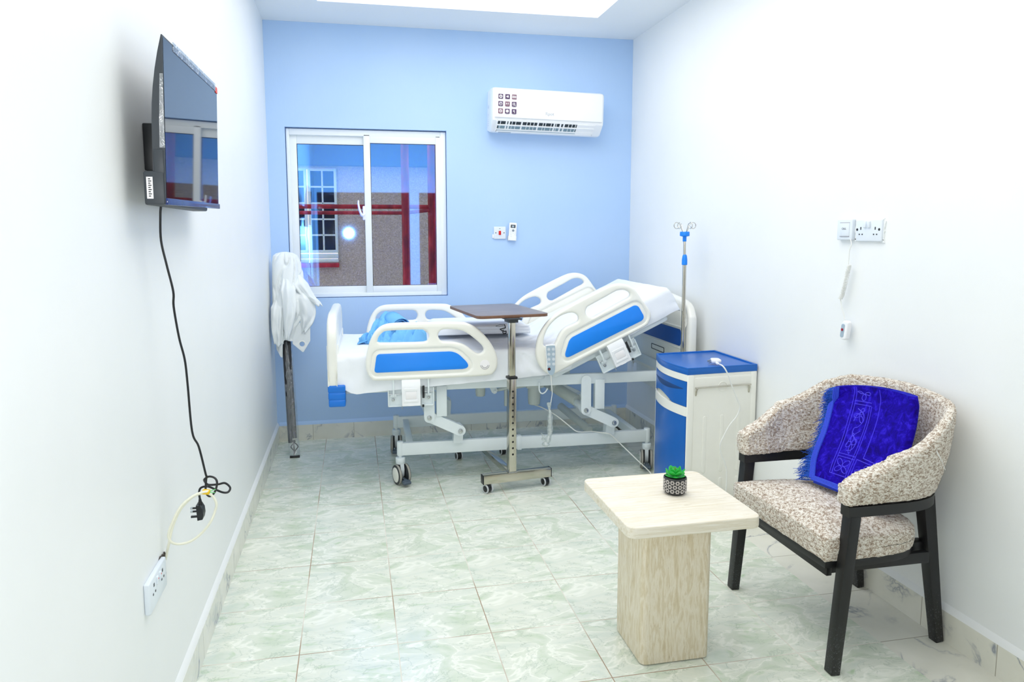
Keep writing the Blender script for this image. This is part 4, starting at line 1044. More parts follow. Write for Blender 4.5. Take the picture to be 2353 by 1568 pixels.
o = m.build('cloth_tail', M_bcloth, bc, angle=0); md = o.modifiers.new('t', 'SOLIDIFY'); md.thickness = .003

# ================================================================== bed remote
RL = bw(.169, -.462, .70)
rm = thing('bed_remote', 'grey hand control with round buttons hanging on the raised bed rail', 'remote control', RL, BED_RZ)
ro = [(-.021, .083), (.021, .083), (.026, .076), (.0265, .03), (.024, -.01), (.0235, -.05), (.018, -.072), (.008, -.083), (-.008, -.083), (-.018, -.072), (-.0245, -.05), (-.0235, -.01), (-.027, .03), (-.0275, .076)]
rf = lambda a, b, d: (a-.03*b, -.006+d, b)
MB().plate(ro, [], .020, .007, rf, smooth=3).build('shell', M_white2, rm)
MB().plate(inset([tuple(p[:2]) for p in catmull([(a, b, 0) for a, b in ro], 3, True)], .0035), [], .004, .001, lambda a, b, d: rf(a, b, d-.0098), smooth=0, res=1).build('key_panel', M_lightgrey, rm)
for r in range(5):
    for c in (0, 1):
        if r == 4 and c == 1: continue
        a, b = -.0125+.0255*c, .060-.027*r
        p = Vector(rf(a, b, -.0119)); dark = (r == 4)
        k = MB().cyl(p, p+Vector((0, -.0012, 0)), .0082, seg=18).build('button', M_black if dark else simple('button_pale', '#c3d1dc', .4), rm)
        m = MB(); m.plate(circ(.0082, 18, a, b), [circ(.0072, 18, a, b)], .0006, .0001, lambda x, z, d: rf(x, z, -.0132+d), smooth=0, res=0) if not dark else None
        m.box(Vector(rf(a, b, -.0134)), (.0075, .0006, .0022)); m.box(Vector(rf(a+.001, b+.002, -.0134)), (.003, .0006, .002))
        m.build('button_print', M_paper, k) if not dark else m.build('button_print', M_red, k)
bag_p = [(0.161, 0.463), (0.163, 0.431), (0.167, 0.413), (0.168, 0.378), (0.168, 0.334), (0.166, 0.289), (0.154, 0.253), (0.146, 0.234), (0.146, 0.221)]
lp = lambda u, z: (u-.169, -.008, z-.70)
MB().tube([lp(*p) for p in [(0.171, 0.620), (0.172, 0.600), (0.174, 0.583), (0.177, 0.539), (0.178, 0.511), (0.173, 0.475), (0.168, 0.447), (0.167, 0.415), (0.168, 0.334), (0.166, 0.277), (.155, .245), (.148, .232)]], .0022, 8).build('lead', M_cable, rm)
m = MB()
for k in range(7): a = lp(.1715+.0003*k, .612-.0045*k); m.cyl(a, (a[0], a[1], a[2]-.003), .0048-.0003*k, seg=12)
m.build('strain_relief', M_cable, rm)
def bagr(t): 
    K = [(0, .0115), (.1, .0085), (.2, .0035), (.3, .0115), (.5, .0150), (.7, .0135), (.85, .019), (.95, .0205), (1, .012)]
    for (a, b), (c, d) in zip(K, K[1:]):
        if t <= c: return b+(d-b)*(t-a)/(c-a)
    return .012
m = MB(); m.tube([lp(*p) for p in bag_p], lambda t: bagr(t)*(1+.15*math.sin(t*37)), 18, 8)
m.grid(lambda i, j: Vector(lp(.150-.028*i-.004*j, .262+.024*(j-.5)*(1+i)+.012*i))+Vector((0, .01*math.sin(j*9)*i, 0)), 6, 8)
m.build('plastic_bag', M_bag, rm)
m = MB(); m.tube([lp(.158, .432), lp(.163, .418), lp(.170, .412)], .0016, 6); m.tube([lp(.160, .405), lp(.166, .413), lp(.172, .410)], .0014, 6); m.build('twist_tie', M_cable, rm)

# ================================================================== bed power lead: under the bed, over the frame rail, across the floor and up onto the cabinet
wl0 = [bw(*p) for p in [(0.168, -0.10, 0.361), (0.184, -0.10, 0.356), (0.207, -0.140, 0.352), (0.234, -0.180, 0.341), (0.256, -0.220, 0.332), (0.284, -0.250, 0.313), (0.318, -0.270, 0.285), (0.352, -0.280, 0.256), (0.374, -0.285, 0.241), (0.407, -0.285, 0.2345), (0.465, -0.285, 0.2345), (0.505, -0.314, 0.2355), (0.536, -0.334, 0.235), (0.563, -0.336, 0.226), (0.589, -0.336, 0.202), (0.632, -0.336, 0.159), (.712, -.385, .078)]]
wl1 = [(2.172, -1.135, .0045), (2.10, -1.23, .004), (2.00, -1.37, .004), (1.965, -1.58, .004), (2.04, -1.755, .004), (2.20, -1.775, .004), (2.28, -1.765, .012), (2.293, -1.748, .060)]
up1 = [(2.296, -1.748, 0.139), (2.295, -1.748, 0.216), (2.285, -1.749, 0.255), (2.262, -1.750, 0.310), (2.253, -1.751, 0.353), (2.274, -1.751, 0.404), (2.304, -1.749, 0.453), (2.340, -1.746, 0.493), (2.354, -1.745, 0.539), (2.330, -1.747, 0.597), (2.307, -1.749, 0.645), (2.288, -1.752, 0.690), (2.270, -1.748, 0.728), (2.262, -1.728, 0.7445), (2.263, -1.690, 0.745)]
pw = thing('power_lead', 'white power lead with three-pin plug lying on the blue cabinet top', 'power cord', (2.270, -1.65, .735)); PW = (2.270, -1.65, .735)
MB().tube(wl0+[Vector(p) for p in wl1+up1], .0034, 8, 7).build('lead', M_cable, pw, PW)
a0 = Vector((2.263, -1.686, .745)); a1 = Vector((2.274, -1.640, .748)); dd = (a1-a0).normalized()
m = MB(); m.cyl(a0-dd*.004, a0+dd*.018, .0045, .0065, 14)
for k in range(3): m.cyl(a0+dd*(.001+.006*k), a0+dd*(.004+.006*k), .0068, seg=14)
c = a0+dd*.040; R3 = Matrix((dd.cross(Vector((0, 0, 1))).normalized(), dd, Vector((0, 0, 1)))).transposed().to_4x4()
m.plate([(-.020, -.020), (.020, -.020), (.023, -.004), (.020, .020), (.0, .025), (-.020, .020), (-.023, -.004)], [], .017, .005, lambda a, b, d: tuple(c+R3.to_3x3() @ Vector((a, b, d+.006))), smooth=3)
p = m.build('plug', M_white2, pw, PW)
m = MB()
for off, ln in (((-.011, -.010), .016), ((.011, -.010), .016), ((0, .012), .021)):
    q = c+R3.to_3x3() @ Vector((-.020+.0, off[0]*1.0, .006+off[1]*.35)); e = q+R3.to_3x3() @ Vector((-ln, 0, -.006)); m.bar(q, e, .006, .004)
m.build('pin', M_steel, p, PW)

# ================================================================== overbed table
OT = (1.335, -1.20, 0); OR = math.radians(7.5)
ot = thing('overbed_table', 'dark wood overbed table on a steel post with small black castors, standing before the bed', 'table', OT, OR)
m = MB(); top = rrect(.405, .585, .035, cx=.020, cy=.300)
def tt(a, b, d): return (a-.0*b, b, .945+d)
MB().plate(top, [], .015, .0012, tt, smooth=0, res=1).build('tabletop', M_edge, ot, angle=30)
MB().plate(inset(top, .0006), [], .0012, .0002, lambda a, b, d: (a, b, .9528+d), smooth=0, res=1).build('laminate', M_wood, ot)
m = MB(); m.b2((-.035, -.03, .9300), (.05, .20, .9372), .001); m.b2((-.022, -.024, .915), (.030, .05, .931), .001); m.build('support_plate', M_dgrey, ot)
MB().b2((-.0145, -.0145, .62), (.0185, .0185, .932), .002).build('inner_post', M_chrome, ot)
m = MB(); m.b2((-.019, -.019, .100), (.022, .022, .620), .002); m.build('outer_post', M_chrome, ot)
m = MB()
for k in range(14):
    z = .596-.0345*k
    if k < 11: m.cyl((.0015, -.0194, z-.05), (.0015, -.017, z-.05), .0058, seg=14)
m.build('adjusting_hole', M_ink, ot)
MB().b2((-.024, -.024, .612), (.027, .027, .626), .003).build('collar', M_black, ot)
m = MB(); m.b2((-.165, -.022, .052), (.225, .020, .100), .002); m.build('base_bar', M_chrome, ot)
for x in (-.1655, .2255): MB().b2((x-.0025, -.0225, .0515), (x+.0025, .0205, .1005), .001).build('end_cap', M_black, ot)
MB().b2((-.005, .02, .058), (.030, .60, .092), .002).build('floor_leg', M_chrome, ot)
MB().b2((-.145, .575, .055), (.175, .613, .092), .002).build('rear_bar', M_chrome, ot)
m = MB(); m.bar((.003, .05, .10), (.003, .005, .14), .020, .004); m.cyl((-.010, .08, .075), (.036, .08, .075), .005, seg=10); m.b2((-.022, -.0222, .1), (.025, .025, .104), .001); m.build('post_bracket', M_steel, ot)
def small_castor():
    c = bpy.data.objects.new('castor', None); COL.objects.link(c); c.parent = ot; c.empty_display_size = .01
    m = MB(); m.cyl((0, 0, .036), (0, 0, .056), .005, seg=12)
    m.lathe([(.004, -.0125), (.021, -.0125), (.0225, -.010), (.0225, .010), (.021, .0125), (.004, .0125)], (0, 0, .024), 30, Matrix.Rotation(pi/2, 4, 'Y')); m.b2((-.012, -.016, .036), (.012, .016, .050), .003)
    m.build('hood', M_black, c)
    for s in (-1, 1):
        m = MB(); m.lathe([(.0155, -.0028), (.0235, -.0028), (.0245, -.001), (.0245, .002), (.0155, .002)], (s*.0160, -.004, .0245), 30, Matrix.Rotation(pi/2, 4, 'Y')); m.build('tyre', simple('pale_grey_tyre', '#c9cdd2', .5), c)
        m = MB(); m.cyl((s*.014, -.004, .0245), (s*.0192, -.004, .0245), .0185, seg=28, bev=.002); m.build('wheel_disc', M_black, c)
    return c
k0 = small_castor()
for k, (x, y, a) in enumerate([(-.138, 0, 22), (.198, 0, 12), (-.13, .594, 5), (.160, .594, 0)]):
    c = k0 if k == 0 else copy_tree(k0, ot)
    c.location = (x, y, 0); c.rotation_euler = (0, 0, math.radians(a))

# ================================================================== drip stand on the bed corner
IV = (2.352, -1.12, .600)
iv = thing('drip_stand', 'steel drip stand with blue clamps and hooks rising beside the bed head', 'drip stand', IV)
m = MB(); m.cyl((2.3555, -1.12, .600), (2.3525, -1.12, 1.205), .0105, seg=20); m.build('lower_tube', M_chrome, iv, IV)
m = MB(); m.cyl((2.3525, -1.12, 1.20), (2.349, -1.12, 1.345), .0072, seg=16); m.build('upper_tube', M_chrome, iv, IV)
MB().lathe([(.0125, 1.203), (.0155, 1.206), (.0150, 1.235), (.0120, 1.255), (.0085, 1.262)], (2.3525, -1.12, 0), 14).build('clamp', M_bluep, iv, IV)
MB().lathe([(.0095, 1.335), (.0105, 1.337), (.0105, 1.362), (.0260, 1.366), (.0270, 1.369), (.0265, 1.386), (.0245, 1.390)], (2.349, -1.12, 0), 24).build('hook_hub', M_bluep, iv, IV)
def hook(dx, dy):
    d = Vector((dx, dy, 0)); b = Vector((2.349, -1.12, 1.388))
    P = [b+d*.014, b+d*.024+Vector((0, 0, .022)), b+d*.034+Vector((0, 0, .044))]
    cc = b+d*.054+Vector((0, 0, .036))
    for k in range(9): a = pi*.80-2*pi*.86*k/8; P.append(cc+d*(.017*math.cos(a))+Vector((0, 0, .017*math.sin(a))))
    return MB().tube(P, .0019, 8, 5).build('hook', M_chrome, iv, IV)
for a in (8, 98, 188, 278): hook(math.cos(math.radians(a)), math.sin(math.radians(a)))

# ================================================================== bedside cabinet (local axes: x away from the curved front, y away from the camera)
CL, CR = (2.2575, -1.507, 0), math.radians(4.5)
cab = thing('bedside_cabinet', 'cream bedside cabinet with blue top and curved blue front beside the bed head', 'cabinet', CL, CR)
HX, HY = .190, .210
def bulge(y): q = max(-1, min(1, y/HY)); return .0315*(q+1)-.037*math.cos(q*pi/2)**.9
XR = HX+.038                                             # far side reaches a little further back
def front(y0, y1, n=14, dx=0): return [(-HX+bulge(y0+(y1-y0)*k/n)+dx, y0+(y1-y0)*k/n) for k in range(n+1)]
lid = front(-HY-.003, HY+.003, 20, -.003)+[(XR+.003, HY+.003), (HX+.003, -HY-.003)]
m = MB(); m.plate(lid, [], .030, .004, fXY(.7185), smooth=0, res=2)
m.build('top', M_bluec, cab, angle=30)
m = MB(); inner = inset(lid, .011)
m.plate(lid, [inner], .010, .003, fXY(.7345), smooth=0, hsmooth=0, res=2); m.build('rim', M_bluec, cab, angle=40)
m = MB(); body = front(-HY, HY, 20, .012)+[(XR, HY), (HX, -HY)]
m.prism(body, lambda a, b, d: (a, b, d), .045, .704); m.build('body', M_plast, cab, angle=30)
def band(name, z0, z1, mat, dx0=-.004, y0=-HY+.006, y1=HY-.010, topcut=None, bottomcut=None, parent=None):
    """curved front piece; optional functions of y shape the top / bottom edge"""
    n = 28; m = MB(); A = []
    for dx in (dx0, dx0+.014):
        for z in (0, 1):
            A.append([m.bm.verts.new((-HX+bulge(y0+(y1-y0)*k/n)+dx, y0+(y1-y0)*k/n, (z1-(topcut(k/n) if topcut else 0)) if z else (z0+(bottomcut(k/n) if bottomcut else 0)))) for k in range(n+1)])
    for k in range(n):
        for q in ((A[0][k], A[0][k+1], A[1][k+1], A[1][k]), (A[2][k+1], A[2][k], A[3][k], A[3][k+1]), (A[1][k], A[1][k+1], A[3][k+1], A[3][k]), (A[0][k+1], A[0][k], A[2][k], A[2][k+1])): m.bm.faces.new(q)
    for k in (0, n):
        m.bm.faces.new((A[0][k], A[1][k], A[3][k], A[2][k]))
    return m.build(name, mat, parent or cab, angle=30)
band('top_band', .672, .704, M_plast, dx0=-.003, y0=-HY+.001, y1=HY-.002)
dr = band('drawer', .548, .670, M_bluec, dx0=-.002, bottomcut=lambda t: .030*max(0, math.sin(pi*min(1, max(0, (t-.28)/.72)))) if t > .28 else 0)
m = MB()                                                 # shade of the drawer's finger groove, painted as a darker blue sheet
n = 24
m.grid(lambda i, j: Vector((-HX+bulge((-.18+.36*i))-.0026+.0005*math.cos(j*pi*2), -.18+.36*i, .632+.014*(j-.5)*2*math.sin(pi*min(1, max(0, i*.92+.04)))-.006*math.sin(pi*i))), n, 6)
m.build('finger_groove_shade', simple('groove_shadow_blue', '#083f7c', .5), dr)
band('middle_band', .500, .546, M_plast, dx0=-.004, y0=-HY+.001, y1=HY-.002)
band('opening_back', .545, .585, simple('cream_inner', '#d8d8cc', .6), dx0=.006, y0=-.05, y1=HY-.012)
band('door', .060, .500, M_bluec, dx0=-.002)
for q in (-1, 1):
    e = .063 if q > 0 else 0; pr = MB().b2((-HX+e-.003, q*HY-.008, .045), (-HX+e+.030, q*HY+.004, .704), .004).build('corner_post', M_plast, cab)
MB().b2((HX-.030, -HY-.004, .045), (HX+.002, -HY+.01, .704), .003).build('corner_post', M_plast, cab)
m = MB(); yf_ = -HY-.0005
m.plate(rrect(.328, .64, .012, cx=.005, cy=.368), [], .006, .0025, lambda a, b, d: (a, yf_+d, b), smooth=0, res=2)
sp = m.build('side_panel', M_plast, cab)
m = MB()
for x, z0, z1 in ((-.094, .21, .496), (.002, .21, .498), (.096, .206, .498), (-.094, .08, .18), (.002, .08, .18), (.096, .08, .18)):
    m.plate(rrect(.020, z1-z0, .0098, cx=x, cy=(z0+z1)/2), [], .005, .0022, lambda a, b, d: (a, yf_-.0028+d, b), smooth=0, res=2)
m.build('pressed_rib', M_plast, sp)
m = MB(); m.plate(circ(.026, 28, .001, .638), [circ(.0215, 28, .001, .638)], .004, .0012, lambda a, b, d: (a, yf_-.0030+d, b), smooth=0, res=1); m.build('rail_recess', M_plast, sp)
MB().tube([(-.147, yf_-.003, .602), (-.147, yf_-.009, .628), (-.142, yf_-.0105, .638), (-.130, yf_-.0105, .641), (.132, yf_-.0105, .641), (.144, yf_-.0105, .638), (.149, yf_-.009, .628), (.149, yf_-.003, .600)], .0042, 10).build('towel_rail', M_chrome, cab)
for x in (-.15, .15):
    for y in (-.17, .17): MB().cyl((x, y, 0), (x, y, .046), .018, seg=16, bev=.003).build('foot', M_black, cab)

# ================================================================== side table
TB = (1.515, -2.715, 0)
tb = thing('side_table', 'square cream travertine side table holding a potted succulent', 'table', TB)
MB().plate(rrect(.435, .437, .030, cx=1.5155, cy=-2.728), [], .036, .004, fXY(.502), smooth=0, res=3).build('tabletop', M_travT, tb, TB, angle=35)
MB().plate(rrect(.238, .232, .022, cx=1.514, cy=-2.715), [], .480, .002, fXY(.244), smooth=0, res=2).build('pedestal', M_travB, tb, TB, angle=35)
MB().plate(rrect(.226, .22, .02, cx=1.514, cy=-2.715), [], .008, .001, fXY(.004), smooth=0, res=1).build('plinth', M_dgrey, tb, TB, angle=35)
# ---- succulent
PT = (1.557, -2.705, .520)
pt = thing('potted_succulent', 'small green succulent in a black pot with white star pattern on the side table', 'potted plant', PT)
m = MB(); m.lathe([(.020, 0), (.029, .001), (.034, .006), (.0375, .016), (.0380, .050), (.0378, .056), (.0350, .0575), (.0335, .055), (.0335, .048), (.001, .047)], (0, 0, 0), 48); m.build('pot', M_pot, pt)
m = MB(); m.lathe([(.001, .0475), (.0332, .0475), (.0332, .0495), (.001, .051)], (0, 0, 0), 28); m.build('soil', M_soil, pt)
m = MB(); RP = .0381
def onpot(a, b, d): th = a/RP; return ((RP+d)*math.cos(th), (RP+d)*math.sin(th), b)
PW_ = 2*pi*RP/14
for row in range(3):
    zc = .0455-.0145*row
    for k in range(14):
        ac_ = (k+.5*(row % 2))*PW_
        for q in range(12):
            t = 2*pi*q/12; r0, r1 = .0028, .0082 if q % 2 == 0 else .0072
            pts = []
            for rr, w in ((r0, .0003), ((r0+r1)/2, .00125), (r1, .0003)): pts.append((ac_+rr*math.cos(t)-w*math.sin(t), zc+rr*math.sin(t)+w*math.cos(t)))
            for rr, w in ((r1, .0003), ((r0+r1)/2, .00125), (r0, .0003)): pts.append((ac_+rr*math.cos(t)+w*math.sin(t), zc+rr*math.sin(t)-w*math.cos(t)))
            if min(b for a, b in pts) < .0085 or max(b for a, b in pts) > .0535: continue
            m.prism(pts, onpot, -.0004, .0005)
m.build('star_relief', M_potw, pt, angle=0, recalc=False)
rnd = random.Random(4)
def leaf(az, elev, L, Wd, base_z, curl):
    def f(i, j):
        t = i; w = Wd*math.sin(pi*min(1, t*.93+.03))**.75*(1 if t < .9 else (1-t)/.1*.9+.1); s = j*2-1
        r = .004+L*t*math.cos(elev+curl*t); z = base_z+L*t*math.sin(elev+curl*t)+.25*Wd*s*s*(.3+t)
        y = w*s; return Vector((r*math.cos(az)-y*math.sin(az), r*math.sin(az)+y*math.cos(az), z))
    return f
m = MB()
for lay, (n, el, L, Wd, z, cu) in enumerate([(6, .12, .037, .0125, .058, .25), (6, .42, .036, .0130, .062, .30), (5, .75, .030, .0110, .066, .35), (4, 1.10, .020, .0075, .070, .25)]):
    for k in range(n): m.grid(leaf(2*pi*k/n+lay*.55+.2*rnd.random(), el, L*(.9+.2*rnd.random()), Wd, z-.006, cu), 9, 7)
lf = m.build('leaf_rosette', M_leaf, pt, angle=0); md = lf.modifiers.new('t', 'SOLIDIFY'); md.thickness = .0022
md = lf.modifiers.new('s', 'SUBSURF'); md.levels = 1; md.render_levels = 1
m = MB()
for k in range(5): m.bar((0, 0, .070), (.005*math.cos(k*1.3), .005*math.sin(k*1.3), .0865), .002, .0012, .0003)
m.build('centre_shoot', M_leaf2, pt)
MB().cyl((0, 0, .048), (0, 0, .07), .003, seg=8).build('stem', M_leaf, pt)

# ================================================================== curtain poles in the left corner, wrapped in clear film, with a white curtain slung over them
CP_ = (.128, -.385, 0)
cr = thing('curtain_rod', 'pair of black curtain rods in clear plastic wrap leaning in the corner', 'curtain rod', CP_)
ax0, ax1 = Vector((.125, -.355, .10)), Vector((.080, -.121, .985))
sd = Vector((1, 0, 0))
for s, z0 in ((-1, -.015), (1, .015)):
    d = (ax1-ax0); a = ax0+d*z0+sd*(.0135*s); MB().cyl(a, ax1+sd*(.0135*s), .0135, seg=20, bev=.002).build('rod', M_black, cr, CP_)
m = MB()
b0 = Vector((.136, -.378, .012))
m.b2((.108, -.396, .001), (.168, -.378, .013), .002)
for s in (-1, 1): m.tube([b0+Vector((0, 0, 0)), b0+Vector((.006*s, .004, .030)), b0+Vector((.021*s, .010, .050)), b0+Vector((.012*s, .014, .066)), b0+Vector((-.008*s-.004, .020, .085)), ax0+sd*(.010*s)], .0036, 8, 6)
m.tube([b0, b0+Vector((-.002, .006, .04)), b0+Vector((-.005, .022, .09))], .0040, 8)
m.build('end_bracket', M_black, cr, CP_)
def wrapf(i, j):
    t = i; c = Vector((.137, -.382, .016)).lerp(Vector((.094, -.186, .705)), t) ; a = 2*pi*j
    r1 = .0335*(1+.10*noise.noise(Vector((t*18, math.cos(a)*2, math.sin(a)*2)))); r2 = .021*(1+.15*noise.noise(Vector((t*18, math.cos(a)*2, 4))))
    if t > .95: r1 *= .93
    return c+Vector((r1*math.cos(a), r2*math.sin(a), 0))
MB().grid(wrapf, 90, 28, cv=True).build('plastic_wrap', M_wrap, cr, CP_, angle=0)
ct = thing('curtain', 'bunched white eyelet curtain slung over the rods in the corner beside the window', 'curtain', (.12, -.17, .66)); CT = (.12, -.17, .66)
def hull(t):                                             # left, right limits and depth against height
    K = [(1.270, .085, .110, .006), (1.262, .045, .150, .035), (1.245, .022, .178, .060), (1.20, .016, .195, .075), (1.10, .014, .205, .085), (1.02, .013, .212, .090), (.96, .012, .225, .090), (.90, .012, .218, .088), (.84, .018, .200, .080), (.78, .025, .165, .07), (.73, .026, .150, .06), (.70, .030, .140, .055)]
    for a, b in zip(K, K[1:]):
        if t >= b[0]:
            k = (a[0]-t)/(a[0]-b[0]); return [x+(y-x)*k for x, y in zip(a[1:], b[1:])]
    return K[-1][1:]
def cur(i, j):
    z = 1.270-.587*i; a = 2*pi*j; l, r, dp = hull(z)
    cx, w = (l+r)/2, (r-l)/2
    x, y = math.cos(a), math.sin(a)
    tw = 1.6*i
    n1 = noise.noise(Vector((x*1.7+tw, y*1.7, i*2.2))); fold = abs(noise.noise(Vector((a*1.1*0+x*2.2+i*2.6, y*2.2-i*1.8, i*2.6))))
    k = 1+.14*n1-.26*max(0, .16-fold)/.16
    z2 = z-.06*i*noise.noise(Vector((x*1.5, y*1.5, 8)))-(.05*i**3)*(1 if x < -.2 else -.6)
    py = -.138-.062*i+dp*y*k
    return Vector((max(.006, cx+w*x*(k if x > 0 else .96)), min(-.012, py), z2))
MB().grid(cur, 120, 120, cv=True).build('cloth_bundle', M_cloth, ct, CT, angle=0)
def flap(P, nu, nv, f):
    """four-sided cloth panel from corner points with folds f(i, j)"""
    a, b, c, d = [Vector(p) for p in P]
    return lambda i, j: a.lerp(b, i).lerp(d.lerp(c, i), j)+f(i, j)
def drape(path, wid, nu=26, nv=40, amp=.010, seed=0):
    """soft strip of cloth following a path, curled across its width"""
    P = catmull(path, 10); n = len(P)
    def f(i, j):
        q = j*(n-1); k = min(int(q), n-2); p = P[k].lerp(P[k+1], q-k); w = wid(j)*min(1, j*3.5+.12); s = i*2-1
        lat = Vector((1, .25, 0)).normalized()
        curl = -abs(w)*.55*(1-s*s)
        return p+Vector((0, .05*max(0, 1-j*4), 0))+lat*(w*s)+Vector((0, curl+amp*math.sin(s*5+j*6+seed)+amp*.8*noise.noise(Vector((s*3, j*6, seed))), amp*math.sin(s*4+seed)*j))
    return m.grid(f, nu, nv)
m = MB()
drape([(.150, -.19, 1.16), (.190, -.205, 1.07), (.240, -.21, .995), (.285, -.205, .955), (.310, -.20, .930)], lambda t: .062-.046*t, amp=.008, seed=1)
drape([(.165, -.205, 1.08), (.205, -.215, .98), (.228, -.215, .89), (.225, -.22, .82), (.205, -.22, .765)], lambda t: .066+.012*t-.066*t*t, amp=.008, seed=2)
drape([(.105, -.225, 1.18), (.122, -.255, 1.04), (.128, -.27, .92), (.118, -.272, .81), (.108, -.272, .725)], lambda t: .040+.030*t-.062*t*t, amp=.007, seed=3)
drape([(.050, -.235, 1.00), (.052, -.255, .90), (.050, -.255, .80), (.054, -.250, .690)], lambda t: .036+.006*math.sin(t*3)-.008*t, amp=.008, seed=5)
o = m.build('cloth_flap', M_cloth, ct, CT, angle=0, recalc=False); md = o.modifiers.new('t', 'SOLIDIFY'); md.thickness = .0018
m = MB()
eo = rounded([(.140, .830, .008), (.246, .815, .008), (.243, .705, .012), (.198, .632, .008), (.134, .690, .010)])
m.plate(eo, [circ(.0165, 24, .192, .687)], .003, .0008, lambda a, b, d: (a, -.225+d+.02*math.sin((b-.65)*14)*.4, b), smooth=0, hsmooth=0, res=1)
m.build('eyelet_hem', M_cloth, ct, CT)
MB().tube([(.192+.0185*math.cos(2*pi*k/20), -.2225, .687+.0185*math.sin(2*pi*k/20)) for k in range(20)], .0030, 8, 2, closed=True).build('eyelet', M_plast, ct, CT)
# ================================================================== armchair
AC = (2.19, -2.70, 0)
ch = thing('armchair', 'beige boucle tub armchair on black wooden legs against the right wall', 'armchair', AC)
def plan(t, off=0.0, n=3.1):
    """U of the back rail: t 0 = near arm front, 1 = far arm front; off moves inwards"""
    cx, cy, a, b, xf = 2.130, -2.703, .278-off, .292-off, 1.994
    L1 = .168; q = .30
    if t < q: return Vector((xf+(cx-xf)*t/q, cy-b))
    if t > 1-q: return Vector((xf-.031*((t-1+q)/q)+(cx-xf)*(1-t)/q, cy+b))
    th = -pi/2+pi*(t-q)/(1-2*q); c, s = math.cos(th), math.sin(th)
    return Vector((cx+a*max(c, 0)**(2/n), cy+b*math.copysign(abs(s)**(2/n), s)))
def topz(t):
    K = [(0, .606), (.05, .624), (.18, .656), (.29, .690), (.325, .735), (.365, .800), (.41, .836), (.5, .856), (.59, .840), (.635, .806), (.675, .752), (.71, .722), (.82, .686), (.95, .648), (1, .626)]
    for (a, b), (c, d) in zip(K, K[1:]):
        if t <= c: return b+(d-b)*(t-a)/(c-a)
    return K[-1][1]
def sweep(zf, off0, off1, n=90, endr=0.0):
    def f(i, j):
        pass
# wooden arm and back rail
m = MB(); n = 96
R_ = []
for k in range(n+1):
    t = k/n; o_, i_ = plan(t, 0), plan(t, .040)
    R_.append([m.bm.verts.new((p.x, p.y, z)) for p, z in ((o_, .512), (o_, .545), (i_, .545), (i_, .512))])
for A, B in zip(R_, R_[1:]):
    for k in range(4): m.bm.faces.new((A[k], A[(k+1) % 4], B[(k+1) % 4], B[k]))
m.bm.faces.new(R_[0]); m.bm.faces.new(R_[-1][::-1])
bmesh.ops.bevel(m.bm, geom=[e for e in m.bm.edges], offset=.0, segments=1, affect='EDGES') if False else None
m.build('arm_rail', M_blackw, ch, AC)
# upholstered shell
def shell(i, j):
    e = .030                                             # rounded arm fronts
    t = min(1, max(0, (i-e)/(1-2*e))); t2 = .012+t*.976
    z0, z1 = .546, topz(t2); th = .066-.020*max(0, min(1, (.5-abs(t2-.5))/.25-.6))
    o_, i_ = plan(t2, -.004), plan(t2, th, 3.1+1.3*max(0, min(1, (.5-abs(t2-.5))/.25-.6)))
    mid = (o_+i_)/2; hw = (o_-i_).length/2; nr = (o_-i_).normalized()
    a = 2*pi*j; c, s = math.cos(a), math.sin(a)
    pw = .45; x = math.copysign(abs(c)**pw, c); y = math.copysign(abs(s)**(.50), s)
    H2 = (z1-z0)/2; sc = 1.0; fx = 0
    if i < e: q = (e-i)/e; sc = math.sqrt(max(0, 1-q*q)); fx = -.012*q
    if i > 1-e: q = (i-1+e)/e; sc = math.sqrt(max(0, 1-q*q)); fx = -.020*q
    sc = .35+.65*sc if sc < 1 else 1
    wv = max(0, min(1, (.5-abs(t2-.5))/.5*2.2-.55)); lean = (.010+.062*wv)*(y*.5+.5)
    p = mid+nr*(hw*x*sc+lean*.6+.006*(1-abs(y)))
    # arms thin out below, puff at the top
    return Vector((p.x+fx, p.y, z0+H2+H2*y*(1 if sc == 1 else .72+.28*sc)))
NI, NJ = 230, 90
m = MB(); m.grid(shell, NI, NJ, cv=True, capu=True)
def boucle(o, amp, sc):
    tx = bpy.data.textures.new('boucle_curl', 'CLOUDS'); tx.noise_scale = sc; tx.noise_depth = 1
    md = o.modifiers.new('d', 'DISPLACE'); md.texture = tx; md.strength = amp; md.mid_level = .5; md.texture_coords = 'LOCAL'
o = m.build('backrest', M_boucle, ch, AC, angle=0); boucle(o, .007, .007)
# seat cushion: straight front, rounded behind
def seat_outline(off=0.0):
    P = [(1.946+off, -2.958+off), (2.10, -2.965+off), (2.24, -2.950+off), (2.315, -2.90+off*.7), (2.345-off, -2.80), (2.352-off, -2.70), (2.345-off, -2.60), (2.315, -2.50-off*.7), (2.24, -2.450-off), (2.10, -2.437-off), (1.930+off, -2.440-off)]
    a = catmull([(x, y, 0) for x, y in P], 8)
    fr = [a[-1].lerp(a[0], k/24) for k in range(1, 24)]
    return [(p.x, p.y) for p in a]+[(p.x, p.y) for p in fr]
SO_ = seat_outline(); cc = Vector((2.12, -2.70)); ns = len(SO_)
def seatf(i, j):
    k = int(round(j*ns)) % ns; p = Vector(SO_[k]); d = (p-cc)
    # profile: bottom centre -> side -> top centre
    if i < .25: q = i/.25; r, z = q*.985, .358
    elif i < .50: a = (i-.25)/.25*pi*.80; r, z = .980+.030*math.sin(a), .358+.0425*(1-math.cos(a))
    else: q = (1-i)/.50; r = .9976*q; z = .4349+.041*(1-q**2.6)
    r = max(r, .004)
    return Vector((cc.x+d.x*r, cc.y+d.y*r, z-.012*max(0, (p.x-2.0))/.35*(1 if i > .4 else 0)))
m = MB(); m.grid(seatf, 90, ns, cv=True, capu=True); o = m.build('seat', M_boucle, ch, AC, angle=0); boucle(o, .007, .007)
